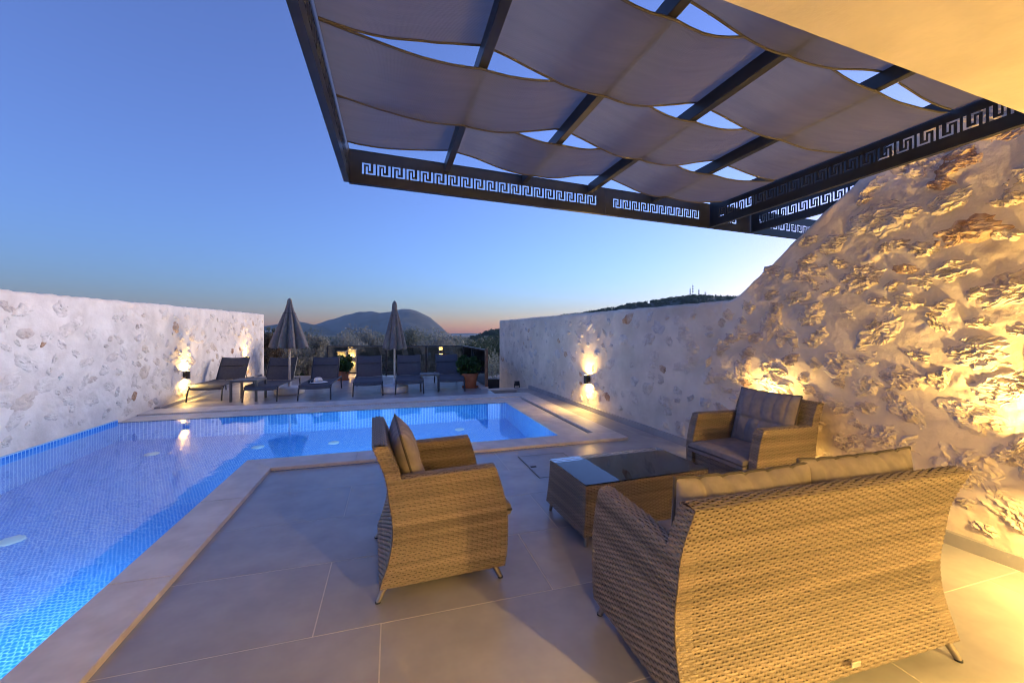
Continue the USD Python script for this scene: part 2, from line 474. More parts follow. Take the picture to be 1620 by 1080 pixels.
TREES = [  # u, v of the crown's top, distance, radius, leaf, label
    (520, 517, 24, 2.0, 'olive_leaf', 'dark rounded olive tree behind the left end of the glass railing'),
    (575, 515, 27, 1.9, 'grey_leaf', 'silvery olive tree beyond the railing, left of the right parasol'),
    (597, 518, 32, 1.9, 'olive_leaf', 'grey green olive tree just left of the right parasol canopy'),
    (655, 520, 25, 1.5, 'olive_leaf', 'small olive tree just right of the right parasol canopy'),
    (677, 515, 29, 2.2, 'olive_leaf', 'tallest olive tree right of the right parasol, below the mountain slope'),
    (700, 528, 23, 1.7, 'grey_leaf', 'pale low olive tree beyond the railing corner'),
    (550, 524, 21, 1.4, 'grey_leaf', 'pale silvery olive bush rising above the railing by the left pot'),
    (725, 531, 36, 2.2, 'olive_leaf', 'dull green olive tree between the railing corner and the valley'),
    (760, 529, 42, 2.4, 'dark_leaf', 'dark slender tree rising above the wooden railing post'),
    (746, 536, 30, 2.0, 'dark_leaf', 'dark bushy tree right behind the wooden railing post'),
    (785, 527, 34, 2.3, 'dark_leaf', 'dark tree beside the end of the grey wall'),
    (778, 545, 19, 1.9, 'olive_leaf', 'leafy grey bush filling the gap before the end of the right wall'),
    (632, 527, 35, 2.4, 'dark_leaf', 'dark tree hidden behind the right parasol, far beyond the railing'),
    (500, 528, 40, 2.4, 'dark_leaf', 'dark tree far off above the third lounger'),
    (450, 532, 45, 2.6, 'olive_leaf', 'far olive tree glimpsed beside the left parasol'),
]
for i, (u, v, D, rad, leaf, lab) in enumerate(TREES):
    x, y = at_px(u, D)
    top = EYE + (525 - v) / 635 * D
    gz = floor_z(x, y) - .6
    tree(lab, (x, y, gz), top - gz, rad, leaf, int(5200 if D < 33 else 3000), 100 + i, lsize=.085 * D / 24, squash=.8 if top - gz < 2.6 * rad else 1.0, group=None)


def canopy_mass(name, label, pts, rad, leaf, seed, per=420, lsize=.5, cat='woodland'):
    r = np.random.default_rng(seed)
    ms = []
    for (x, y, z) in pts:
        R = rad * r.uniform(.7, 1.3)
        d = r.normal(size=(per, 3))
        d /= np.linalg.norm(d, axis=1, keepdims=True)
        ms.append(np.array([x, y, z]) + d * R * r.uniform(.4, 1, (per, 1)) ** .5 * [1, 1, .85])
    return part(name, leaf_quads(np.vstack(ms), lsize, r, 1.5), M[leaf], label=label, cat=cat, kind='stuff')


def hill_cover():
    r = np.random.default_rng(31)
    pu, pv = np.array([p[0] for p in RIGHT_HILL]), np.array([p[1] for p in RIGHT_HILL])
    pts = []
    for _ in range(520):
        u = r.uniform(740, 1250)
        s = -abs(r.normal()) * .28
        d = pxdir(u, float(np.interp(u, pu, pv)))
        D = 420 + s * 190
        z = -25 + (EYE + d[2] * 420 + 25) * math.cos(max(-1, s) * PI / 2) ** 1.15
        pts.append((d[0] * D, d[1] * D, z + .6))
    return pts


canopy_mass('hill_woodland', 'dark pine wood covering the hill above the right stone wall', hill_cover(), 2.6, 'dark_leaf', 32, per=60, lsize=.9)


def valley_cover():
    r = np.random.default_rng(41)
    pts = []
    for _ in range(170):
        u, D = r.uniform(380, 800), r.uniform(45, 160)
        x, y = at_px(u, D)
        pts.append((x, y, floor_z(x, y) + r.uniform(.8, 2.2)))
    return pts


canopy_mass('valley_woodland', 'grey green scrub and olive groves filling the valley beyond the railing', valley_cover(), 2.6, 'olive_leaf', 42, per=300, lsize=.34, cat='scrub')

# far houses on the hillside at left
hr = np.random.default_rng(51)
HOUSES = [(421, 523.5, 11, 'leftmost'), (426, 527, 12, 'lowest'), (430, 522, 10, 'topmost'), (433.5, 526.5, 13, 'widest'), (437.5, 521.5, 9, 'narrow high'), (441, 525.5, 12, 'rightmost'), (444, 522.5, 8, 'small upper right')]
for u, v, w, lab in HOUSES:
    d = pxdir(u, v)
    D = 1500
    t = thing('hillside_house', f'{lab} white house on the far hillside left of the left parasol', 'house', (d[0] * D, d[1] * D, EYE + d[2] * D - 5), float(hr.uniform(-20, 20)))
    part('wall', bx(-w / 2, w / 2, -4, 4, -4, 5.5), M['house_white'], t)
    rf = trimesh.Trimesh([(-w / 2 - .4, -4.4, 5.5), (w / 2 + .4, -4.4, 5.5), (w / 2 + .4, 4.4, 5.5), (-w / 2 - .4, 4.4, 5.5), (-w / 2 + 1, 0, 7.3), (w / 2 - 1, 0, 7.3)],
                         [(0, 1, 5), (0, 5, 4), (1, 2, 5), (2, 3, 4), (2, 4, 5), (3, 0, 4), (0, 2, 1), (0, 3, 2)], process=False)
    part('roof', rf, M['house_roof'], t)
    for k in (-.28, .22):
        part('window', bx(k * w - .6, k * w + .6, -4.06, -4.0, 1.5, 3.2), M['window_dark'], t)

# radio masts on the wooded hill
for u, v0, v1, lab in ((1096, 449, 476, 'tallest radio mast on the wooded hill above the right wall'), (1092, 455, 476, 'radio mast close left of the tallest one on the hill'),
                       (1105.5, 457, 476, 'slim radio mast right of the tallest one on the hill'), (1116, 461, 476, 'faint shortest radio mast at right on the hill')):
    d0 = pxdir(u, v0)
    D = 415
    zt, zb = EYE + (525 - v0) / 635 * D, EYE + (525 - v1) / 635 * D
    t = thing('radio_mast', lab, 'radio mast', (d0[0] * D, d0[1] * D, zb))
    h = zt - zb
    part('mast_pole', tube([(0, 0, 0), (0, 0, h)], [.22, .10], 6), M['lounger_metal'], t)
    for k, zz in enumerate((.55, .7, .85)):
        part('antenna', join([bx(-.8, .8, -.06, .06, h * zz, h * zz + .12)] + [bx(s * .7 - .12, s * .7 + .12, -.15, .15, h * zz - .6, h * zz + .8) for s in (-1, 1)]), M['lounger_metal'], t)

# ------------------------------------------------------------------ terrace, pool, coping
XL, XC, XR = -4.02, -1.48, 2.15          # left wall, inner corner, right end of the water
YN, YF = 4.92, 7.62                      # near and far edge of the wide part
KERB = lambda y: 3.24 + (9.4 - y) * .036   # front face of the plinth under the right wall
WALLX = lambda y: KERB(y) + .05

fl = thing('terrace_floor', kind='structure')
near_reg = Polygon([(-1.19, -1.72), (-1.19, 4.555), (2.94, 4.555), (2.94, 9.42), (KERB(9.42), 9.42), (KERB(-1.72), -1.72)])
part('mortar_bed', prism(near_reg, -.25, -.0010), M['grout'], fl)


def tiles(region, x_off, y0, y1, dy, dx, m, parent, top=0.0, alt=(-.35, -.05)):
    j = 0
    y = y0
    tr = random.Random(3)
    while y < y1:
        k0 = int((region.bounds[0] - alt[j % 2]) // dx) - 1
        for k in range(k0, k0 + 12):
            xa = alt[j % 2] + k * dx
            g = sbox(xa + .003, y + .003, xa + dx - .003, y + dy - .003).intersection(region)
            for q in getattr(g, 'geoms', [g]):
                if q.area > .004 and q.geom_type == 'Polygon':
                    h = top + tr.uniform(-.0003, .0003)
                    part('tile', prism(q, h - .02, h), tr.choice(m), parent)
        y += dy
        j += 1


hatch = sbox(1.36, 3.62, 1.90, 4.30)
tiles(near_reg.buffer(-.001).difference(hatch.buffer(.012)), 0, 2.03 - .6275 * 6, 9.5, .6275, 1.19, [M['tile'], M['tile'], M['tile_b']], fl)
# two inlaid service lids with their dark joints
for (x0, y0, x1, y1, lab) in ((1.36, 3.62, 1.90, 4.30, 'tiled service lid with dark joints set in the terrace floor beside the pool'),):
    t = thing('service_hatch', lab, 'floor hatch', (0, 0, 0))
    part('lid', prism(sbox(x0 + .005, y0 + .005, x1 - .005, y1 - .005), -.02, .0), M['tile'], t)
    fr = sbox(x0 - .008, y0 - .008, x1 + .008, y1 + .008).difference(sbox(x0 + .004, y0 + .004, x1 - .004, y1 - .004))
    part('frame', prism(fr, -.02, -.001), M['slot'], t)
    for hx in (x0 + .05, x1 - .05):
        part('lifting_handle', rbox(hx - .03, hx + .03, y0 + .30, y0 + .33, -.004, .006, .003), M['slot'], t)

deck_y = lambda x: 12.95 + (2.2 - x) * .26
deck = thing('pool_deck', kind='structure')
far_reg = Polygon([(XL - .02, 8.66), (2.25, 8.66), (2.25, deck_y(2.2)), (XL - .02, deck_y(XL))])
part('mortar_bed', prism(far_reg, -.25, -.0010), M['grout'], deck)
tiles(far_reg.buffer(-.001), 0, 8.66, 15, .62, 1.19, [M['tile'], M['tile'], M['tile_b']], deck)
part('retaining_wall', join([bx(XL - .4, 2.25, 15.2, 15.4, -4, -.26), bx(2.05, 2.25, 9.5, 12.9, -4, -.26), bx(2.25, 3.4, 9.42, 9.6, -4, -.02)]), M['concrete'], deck)
part('edge_stone', prism(Polygon([(2.25, 9.425), (KERB(9.43), 9.425), (KERB(9.43), 9.60), (2.25, 9.60)]), -.10, .012), M['coping'], deck)
part('edge_stone', prism(sbox(2.09, 9.62, 2.27, 12.9), .002, .05), M['coping'], deck)

cop = thing('pool_coping', kind='structure')


def slab(x0, y0, x1, y1, z1=.03, poly=None):
    """pale stone slabs along a strip, cut every metre or so with a hairline joint"""
    p = poly or sbox(x0, y0, x1, y1)
    along_y = (y1 - y0) > (x1 - x0)
    lo, hi = (y0, y1) if along_y else (x0, x1)
    n = max(1, round((hi - lo) / 1.05))
    for k in range(n):
        a, b = lo + (hi - lo) * k / n + .001, lo + (hi - lo) * (k + 1) / n - .001
        c = sbox(x0 - 1, a, x1 + 1, b) if along_y else sbox(a, y0 - 1, b, y1 + 1)
        q = p.intersection(c)
        if q.is_empty:
            continue
        top = prism(q, z1 - .030, z1)
        nose = prism(q.buffer(-.004), z1, z1 + .003)
        part('coping_slab', join([top, nose]), M['coping'], cop)


slab(XC, -1.72, XC + .31, YN, poly=Polygon([(XC, -1.72), (XC + .31, -1.72), (XC + .31, YN - .35), (XC, YN)]))
slab(XC, YN - .35, 2.95, YN, poly=Polygon([(XC, YN), (XC + .31, YN - .35), (2.95, YN - .35), (2.95, YN)]))
slab(2.63, YN + .002, 2.95, 8.14)
slab(XL - .03, 8.15, 2.95, 8.65)
# low wet slabs between the water and the overflow channel
slab(XR, YN + .002, 2.575, 7.62, z1=.012)
slab(XL - .02, YF, 2.575, 8.03, z1=.012)
part('channel_bed', join([bx(XL - .02, 2.63, 8.03, 8.15, -.10, -.05), bx(2.575, 2.63, YN, 8.03, -.10, -.05)]), M['slot'], cop)
gr = [bx(x, x + .014, 8.036, 8.144, -.02, .010) for x in np.arange(XL, 2.60, .028)] + [bx(XL, 2.62, 8.07, 8.08, -.025, .004), bx(XL, 2.62, 8.10, 8.11, -.025, .004)]
part('overflow_grate', join(gr), M['white_plastic'], cop, kind='stuff')
part('grate', join([bx(2.585, 2.60, YN + .01, 8.02, -.03, -.002)]), M['white_plastic'], cop)

pool = thing('pool_basin', kind='structure')
ZB = -1.30
reg = Polygon([(XL, -1.72), (XC, -1.72), (XC, YN), (XR, YN), (XR, YF), (XL, YF)])
part('basin_floor', prism(reg, ZB - .1, ZB), M['mosaic_floor'], pool)


def quad(a, b, z0, z1, out):
    """a thin upright panel from a to b whose thickness lies on the side 'out'"""
    a, b, o = np.array(a, float), np.array(b, float), np.array(out, float) * .08
    return prism(Polygon([a, b, b + o, a + o]), z0, z1)


part('basin_wall', join([quad((XL, YF), (XR, YF), ZB, .011, (0, 1)), quad((XC, YN), (XR + .08, YN), ZB, -.001, (0, -1))]), M['mosaic_x'], pool)
part('basin_wall', join([quad((XL, -1.72), (XL, YF), ZB, .055, (-1, 0)), quad((XC, -1.72), (XC, YN), ZB, -.001, (1, 0)), quad((XR, YN), (XR, YF), ZB, -.019, (1, 0))]), M['mosaic_y'], pool)
part('basin_wall', quad((XL, -1.72), (XC, -1.72), ZB, .05, (0, -1)), M['mosaic_x'], pool)


def through_water(u, v, zw=.008, zb=ZB):
    d = pxdir(u, v)
    d = d / np.linalg.norm(d)
    p = np.array([0, 0, EYE]) + d * ((zw - EYE) / d[2])
    s = d[:2] / 1.33
    r = np.array([s[0], s[1], -math.sqrt(1 - s @ s)])
    return p + r * ((zb - zw) / r[2])


for u, v in ((18, 855), (240, 718), (408, 707), (528, 700), (727, 679)):
    q = through_water(u, v)
    if not (XL < q[0] < XR and YN - 6 < q[1] < YF):
        continue
    part('inlet_cover', shift(lathe([(.085, 0), (.085, .012), (.07, .02), (0, .022)], 24), q[0], q[1], ZB), M['white_plastic'], pool, smooth=40)
for k, (x, y, rz, pw) in enumerate(((XC, .6, 90, 1.9), (XC, 3.2, 90, 1.7), (-.6, YN, 0, 1.6), (1.2, YN, 0, .65))):
    lt = part('pool_lamp', shift(lathe([(0, 0), (.13, 0), (.13, .03), (.11, .04), (0, .04)], 24), rx=-PI / 2), M['white_plastic'], pool)
    UsdGeom.Xformable(lt).AddTranslateOp().Set(Gf.Vec3d(x, y, -.55))
    UsdGeom.Xformable(lt).AddRotateZOp().Set(float(rz))
    dl = UsdLux.DiskLight.Define(stage, str(lt.GetPath()) + '/light')
    dl.CreateRadiusAttr(.09)
    dl.CreateNormalizeAttr(True)
    dl.CreateIntensityAttr(pw)
    dl.CreateColorAttr(Gf.Vec3f(.34, .76, .97))
    dl.AddTranslateOp().Set(Gf.Vec3d(0, .05, 0))
    dl.AddRotateXYZOp().Set(Gf.Vec3f(90, 0, 0))
tri = trimesh.creation.triangulate_polygon(reg, engine='earcut')
part('pool_water', trimesh.Trimesh(np.c_[tri[0], np.full(len(tri[0]), .008)], tri[1], process=False), M['water'], kind='structure')


# ------------------------------------------------------------------ stone walls
def fb(a, z, sc, oc=4, seed=0):
    return meshkit.fbm(np.stack([np.asarray(a) * sc, np.asarray(z) * sc, np.asarray(a) * 0 + seed * 3.7], -1), oc, seed) - .5


def terrace(x, n, k=.35):
    t = x * n
    f = t - np.floor(t)
    f = np.clip((f - (1 - k)) / k, 0, 1)
    return (np.floor(t) + f * f * (3 - 2 * f)) / n


def wall_relief(a, z, seed, amp):
    amp = amp(a) if callable(amp) else amp
    big = fb(a, z, 1.4, 3, seed)
    mid = fb(a, z, 5.0, 4, seed + 1)
    ridged = 1 - np.abs(2 * (fb(a + .35 * z, z * 1.7, 3.2, 4, seed + 2)))
    patch = np.clip(fb(a, z, 2.3, 3, seed + 5) * 5, 0, 1)
    fine = fb(a + .4 * z, z * 1.6, 17, 4, seed + 3)
    return amp * (.034 * big + .022 * mid + .014 * ridged + patch * (.075 * terrace(fine, 9) + .018 * fb(a, z, 45, 3, seed + 4)) + .006 * fb(a, z, 60, 2, seed + 6))


def stone_wall(label, loc, rotz, A, zbot, topf, thick, seed, stones, amp=1.0, nz=200, mat='mortar'):
    t = thing('stone_wall', label, 'wall', loc, rotz)
    A = np.asarray(A, float)
    T = np.linspace(0, 1, nz)
    top = topf(A)
    a = np.repeat(A[:, None], nz, 1)
    z = zbot + T[None, :] * (top[:, None] - zbot)
    h = wall_relief(a, z, seed, amp)
    h -= .03 * np.clip((z - (top[:, None] - .04)) / .04, 0, 1) ** 2
    z = z + (T[None, :] > .992) * (.030 * fb(a, z * 0, 3.0, 5, seed + 9) + .022 * fb(a, z * 0, 14.0, 4, seed + 10))
    V = np.stack([a, h, z], -1).reshape(-1, 3)
    F = grid_faces(len(A), nz, flip=False)
    n0 = len(V)
    # top and back
    tv = V.reshape(len(A), nz, 3)[:, -1]
    bk = tv.copy()
    bk[:, 1] = -thick
    bb = bk.copy()
    bb[:, 2] = zbot
    V = np.vstack([V, tv, bk, bb])
    n = len(A)
    i = np.arange(n - 1)
    st = []
    for p, q in ((n0, n0 + n), (n0 + n, n0 + 2 * n)):
        st += [np.stack([p + i, p + i + 1, q + i + 1], 1), np.stack([p + i, q + i + 1, q + i], 1)]
    ends = []
    for e, flip in ((0, False), (n - 1, True)):
        front = np.arange(nz) + e * nz
        base = len(V)
        V = np.vstack([V, V[front], V[front] * [1, 0, 1] + [0, -thick, 0]])
        k = np.arange(nz - 1)
        q = np.vstack([np.stack([base + k, base + k + 1, base + nz + k + 1], 1), np.stack([base + k, base + nz + k + 1, base + nz + k], 1)])
        ends.append(q[:, ::-1] if flip else q)
    mesh = trimesh.Trimesh(V, np.vstack([F] + st + ends), process=False)
    part('mortar', mesh, M[mat], t, smooth=50)
    r = np.random.default_rng(seed)
    for (sa, sz, sr, mat, seg, rings) in stones:
        th = np.arange(seg) * 2 * PI / seg
        rr = sr * (.55 + .85 * meshkit.fbm(np.stack([np.cos(th) * 2.2 + sa * 9, np.sin(th) * 2.2 + sz * 9, th * 0], -1), 5, 1))
        asp, ang = r.uniform(1.15, 1.7), r.normal() * .5
        rho = np.linspace(0, 1, rings + 1)[1:]
        X = rho[:, None] * rr * np.cos(th) * asp
        Z = rho[:, None] * rr * np.sin(th) / asp ** .5
        xa, za = X * math.cos(ang) - Z * math.sin(ang), X * math.sin(ang) + Z * math.cos(ang)
        xa, za = np.concatenate([[0], xa.ravel()]) + sa, np.concatenate([[0], za.ravel()]) + sz
        rh = np.concatenate([[0], np.repeat(rho, seg)])
        tilt = r.normal(size=2) * .06
        st_ang = r.normal() * .35 + .3
        ca, sb = math.cos(st_ang), math.sin(st_ang)
        pa, pz = xa * ca + za * sb, (-xa * sb + za * ca) * 2.2
        rough = 1 - np.abs(2 * fb(pa, pz, 9, 4, seed + 20))
        flake = 1 - np.abs(2 * fb(pa, pz, 25, 4, seed + 22))
        hh = wall_relief(xa, za, seed, amp) * .8 + (amp(xa) if callable(amp) else amp) * (.016 + .046 * terrace(rough - .80, 8) + .032 * terrace(flake - .78, 7) + .034 * fb(pa, pz, 40, 3, seed + 21)) * (1 - rh ** 5) + tilt[0] * (xa - sa) + tilt[1] * (za - sz) - .045 * rh ** 4 + .006 - (amp(xa) if callable(amp) else amp) * .07 * np.clip(fb(xa, za, 8.5, 3, seed + 25) + .02, 0, 1)
        v = np.stack([xa, hh, za], 1)
        f = [(0, 1 + (j + 1) % seg, 1 + j) for j in range(seg)]
        for k in range(rings - 1):
            for j in range(seg):
                p0, p1 = 1 + k * seg + j, 1 + k * seg + (j + 1) % seg
                f += [(p0, p1, p1 + seg), (p0, p1 + seg, p0 + seg)]
        part('stone', trimesh.Trimesh(v, np.array(f), process=False), M[mat], t, smooth=28)
    return t


def scatter(a0, a1, z0, topf, n, rmin, rmax, seed, detail, mats):
    r = np.random.default_rng(seed)
    out = []
    tries = 0
    while len(out) < n and tries < 30000:
        tries += 1
        a, sr = r.uniform(a0, a1), r.uniform(rmin, rmax)
        z = r.uniform(z0, float(topf(np.array([a]))[0]) - .07)
        if z + sr > float(topf(np.array([a]))[0]) - .02 or any((a - o[0]) ** 2 + ((z - o[1]) * 1.25) ** 2 < (.80 * (sr + o[2])) ** 2 for o in out):
            continue
        seg, rings = detail(a)
        out.append((a, z, sr, mats[r.integers(0, len(mats))], seg, rings))
    return out


RTOP_Y = [-4, 1.3, 1.6, 1.9, 2.32, 2.51, 2.62, 2.77, 2.92, 3.13, 3.28, 3.42, 3.5, 20]
RTOP_Z = [3.5, 3.45, 3.2, 2.92, 2.57, 2.44, 2.35, 2.24, 2.12, 1.965, 1.855, 1.765, 1.745, 1.76]
rtop = lambda a: np.interp(a, RTOP_Y, RTOP_Z)
# sample points along the right wall grow coarser with distance
ra = [-1.75]
while ra[-1] < 12.0:
    ra.append(ra[-1] + (.011 if ra[-1] < 3.6 else .011 + .0022 * (ra[-1] - 3.6)))
pale = ['stone_pale'] * 10 + ['stone_tan'] * 3 + ['stone_grey'] * 3 + ['stone_rust']
rst = scatter(-1.4, 3.6, .16, rtop, 290, .06, .22, 11, lambda a: (50, 18) if a > .5 else (20, 6), ['stone_pale'] * 9 + ['stone_tan'] * 3 + ['stone_rust'])
rst += scatter(3.7, 11.8, .16, rtop, 170, .05, .16, 12, lambda a: (20, 6), pale)
stone_wall('rough stone boundary wall on the right, stepping up towards the house', (WALLX(0), 0, 0), 90 + math.degrees(math.atan(.036)), ra, -.7, rtop, .38, 3, rst, amp=lambda a: np.interp(a, [3.4, 5.5], [1.0, .45]))
part('wall_plinth', prism(Polygon([(KERB(-1.72), -1.72), (KERB(9.42), 9.42), (KERB(9.42) + .07, 9.42), (KERB(-1.72) + .07, -1.72)]), -.02, .082), M['tile'], kind='structure')

ltop = lambda a: np.interp(-a, [0, 5.73, 15.1], [1.79, 1.86, 1.985])
la = np.concatenate([np.arange(-15.05, -9, .03), np.arange(-9, -1.7, .018)])
lst = scatter(-14.9, -2.0, .12, ltop, 290, .05, .19, 13, lambda a: (28, 9), ['stone_white'] * 24 + ['stone_pale'] * 4 + ['stone_tan'] * 2 + ['stone_grey'] + ['stone_rust'])
stone_wall('long pale stone wall along the left side of the pool', (-4.05, 0, 0), -90, la, -.3, ltop, .35, 6, lst, amp=.5, nz=110, mat='mortar_white')
part('wall_plinth', prism(Polygon([(XL - .03, 8.66), (XL - .03, deck_y(XL)), (XL + .055, deck_y(XL)), (XL + .055, 8.66)]), -.02, .06), M['tile'], kind='structure')

# wall lamps, in the order of the right wall (far to near) and the left wall
LP = .70
sconce(WALLX(6.49), 6.49, .56, -1, 0, 'up and down wall lamp midway along the right stone wall', LP, LP)
sconce(WALLX(2.96), 2.96, .62, -1, 0, 'wall lamp on the right stone wall just behind the armchair', 4.0 * LP, 1.4 * LP, cone=80, off=.20)
sconce(WALLX(1.12), 1.12, .60, -1, 0, 'wall lamp on the right stone wall beyond the right end of the sofa', 3.3 * LP, .95 * LP, cone=80, off=.25)
sconce(-4.05, 9.71, .53, 1, 0, 'up and down wall lamp on the left wall beside the first lounger', LP, LP)
sconce(-4.05, 13.2, .62, 1, 0, 'far wall lamp on the left wall behind the first lounger', LP, LP)

# small black flood light at the foot of the right wall's far end
t = thing('flood_light', 'small black floodlight at the foot of the far right wall by the pool edge', 'floodlight', (2.98, 9.53, .012), 10)
part('body', rbox(-.06, .06, -.03, .03, .05, .17, .008), M['black_metal'], t)
part('bracket', join([bx(-.075, -.064, -.012, .012, 0, .11), bx(.064, .075, -.012, .012, 0, .11), bx(-.075, .075, -.012, .012, 0, .01)]), M['black_metal'], t)

# ------------------------------------------------------------------ house behind and above the terrace
SOFFIT = 2.445
EDGE = lambda x: .960 + .0616 * x     # front edge of the balcony overhead
house = thing('house', 'plastered house front with a deep balcony slab overhead at upper right', 'house', (0, 0, 0))
slabp = Polygon([(-2.4, EDGE(-2.4)), (3.62, EDGE(3.62)), (3.62, -1.75), (-2.4, -1.75)])
part('balcony_slab', prism(slabp, SOFFIT, 2.86), M['plaster'], house)
wallp = sbox(-4.0, 0, 3.62, SOFFIT - .002).difference(unary_union([sbox(-3.2, .02, -.4, 2.25)]))
hw = prism(wallp, 0, .25)
hw.apply_transform(np.array([[1, 0, 0, 0], [0, 0, 1, -2.0], [0, 1, 0, 0], [0, 0, 0, 1.0]]))
hw.invert()
part('wall', hw, M['plaster'], house)
df = part('sliding_door', join([bx(-3.2, -.4, -1.90, -1.84, .02, .07), bx(-3.2, -.4, -1.90, -1.84, 2.18, 2.25)] + [bx(x, x + .06, -1.90, -1.84, .07, 2.18) for x in (-3.2, -1.83, -.46)]), M['black_metal'], house)
part('pane', join([bx(-3.14, -1.83, -1.876, -1.870, .07, 2.18), bx(-1.77, -.46, -1.876, -1.870, .07, 2.18)]), M['glass'], df)
part('interior_wall', join([bx(-4, 0.0, -4.2, -4.1, 0, 2.65), bx(-4, 0, -4.1, -2.0, -.06, -.01), bx(-4, 0, -4.1, -2.0, 2.5, 2.55)]), M['plaster'], house)
for hx, w, lab in ((2.5, 6.7, 'wall lamp on the house front behind the sofa'), (.3, 2.2, 'wall lamp on the house front beside the sliding door')):
    sconce(hx, -1.75, 1.75, 0, 1, lab, w * .15, w * 3.3, cone=84, off=.09, radius=.034, group='wall lamps on the house front')

# ------------------------------------------------------------------ pergola
pg = thing('pergola', 'black steel pergola with Greek key friezes and woven canvas shade strips', 'pergola', (0, 0, 0))
PX0, PZ0, PZ1, SK = -.285, 2.45, 2.665, .0807
py = lambda x, q: q + SK * (x - PX0)
FY = 3.0


def key_cuts(length, u=.092, h=.080, gap=.010):
    cuts = []
    n = int((length - .05) / (u + gap))
    x0 = (length - n * (u + gap)) / 2
    for i in range(n):
        o = x0 + i * (u + gap)
        for a, b, c, d in ((0, .15, 0, 1), (0, .64, .85, 1), (.50, .64, .30, 1), (.82, 1, 0, 1), (.28, 1, 0, .15), (.28, .42, 0, .72)):
            cuts.append(sbox(o + a * u, c * h, o + b * u, d * h))
    return unary_union(cuts)


def frieze(p0, p1, gaps, name='frieze_beam', out=1, PZ1=PZ1):
    """an upright plate from p0 to p1 with Greek key openings, and its flanges; gaps: stretches (start, end) that carry the pattern"""
    p0, p1 = np.array(p0, float), np.array(p1, float)
    L = float(np.linalg.norm(p1 - p0))
    d = (p1 - p0) / L
    nrm = np.array([-d[1], d[0]]) * out
    plate = sbox(0, 0, L, PZ1 - PZ0)
    for a, b in gaps:
        from shapely.affinity import translate
        plate = plate.difference(translate(key_cuts(b - a), a, .062))
    m = trimesh.util.concatenate([trimesh.creation.extrude_polygon(g, .006, engine='earcut') for g in getattr(plate, 'geoms', [plate])])
    T = np.eye(4)
    T[:3, 0], T[:3, 1], T[:3, 2], T[:3, 3] = [d[0], d[1], 0], [0, 0, 1], [nrm[0], nrm[1], 0], [p0[0], p0[1], PZ0]
    m.apply_transform(T)
    if np.linalg.det(T[:3, :3]) < 0:
        m.invert()
    b = part(name, m, M['black_metal'], pg)
    fl = []
    for z0, z1, w in ((PZ0 - .010, PZ0 - .001, .034), (PZ1 + .001, PZ1 + .010, .034)):
        poly = Polygon([p0 - nrm * .002, p1 - nrm * .002, p1 + nrm * w, p0 + nrm * w])
        fl.append(prism(poly, z0, z1))
    part('flange', join(fl), M['black_metal'], b)
    return b


frieze((PX0, FY), (1.81, py(1.81, FY)), [(.02, 2.085)])
frieze((1.814, py(1.814, FY)), (4.9, py(4.9, FY)), [(.02, 1.16), (1.24, 1.66), (1.78, 2.85)])
frieze((3.03, EDGE(3.03) + .01), (3.03, py(3.03, FY) - .01), [(.02, 2.05)], out=-1, PZ1=2.725)
frieze((3.60, 2.02), (3.60, py(3.60, FY) - .01), [(.02, 1.26)], out=-1, PZ1=2.82)
frieze((PX0, EDGE(PX0) + .01), (PX0, FY), [(.02, 2.0)], out=1)
RX = [.40, 1.03, 1.65, 2.33]
for x in RX:
    part('rafter', rbox(x - .022, x + .022, EDGE(x) + .008, py(x, FY) - .012, 2.607, 2.681, .004), M['black_metal'], pg)
QB = [.66, 1.18, 1.72, 2.26, 2.80]
for qi, (q1, q0) in enumerate(zip(QB[:0:-1], QB[-2::-1])):
    rr = np.random.default_rng(60 + qi)
    kx = [PX0 + .009] + RX + [3.02]
    kz = [2.630] + [2.692 if (qi + k) % 2 == 0 else 2.598 for k in range(4)] + [2.64]
    xs = np.linspace(kx[0], kx[-1], 150)
    seg = np.clip(np.searchsorted(kx, xs, 'right') - 1, 0, len(kx) - 2)
    tt = (xs - np.array(kx)[seg]) / (np.array(kx)[seg + 1] - np.array(kx)[seg])
    za = np.array(kz)[seg] + (np.array(kz)[seg + 1] - np.array(kz)[seg]) * (tt - .10 * np.sin(2 * PI * tt))
    sag = rr.uniform(.016, .034, len(kx))[seg]
    zc = za - sag * 4 * tt * (1 - tt)
    qs = np.linspace(q0 + .008, q1 - .008, 44)
    X, Q = np.meshgrid(xs, qs, indexing='ij')
    Q = np.maximum(Q, (EDGE(X) + .02 - SK * (X - PX0)) + (Q - q0) * .02)
    w = (Q - q0) / (q1 - q0)
    Z = zc[:, None] + .014 * (meshkit.fbm(np.stack([X * 5, Q * 1.5, X * 0 + qi], -1), 3, qi) - .5) + .007 * (meshkit.fbm(np.stack([X * 1.1 + qi * 5, Q * 17, X * 0], -1), 3, qi + 9) - .5) * (1.2 - np.cos(2 * PI * tt)[:, None]) - .010 * np.sin(PI * w) * (4 * tt * (1 - tt))[:, None]
    # never through a rafter
    Y = py(X, Q) + .006 * np.sin(X * 4 + qi)
    V = np.stack([X, Y, Z], -1)
    up = V + [0, 0, .002]
    n1, n2 = X.shape
    F = grid_faces(n1, n2)
    part('canvas_strip', trimesh.Trimesh(V.reshape(-1, 3), F[:, ::-1], process=False), M['canvas'], pg, smooth=True)
    cords = [tube(V[::3, j] + [0, 0, -.002], .0055, 6) for j in (0, n2 - 1)]
    part('edge_hem', join(cords), M['hem'], pg, smooth=True)


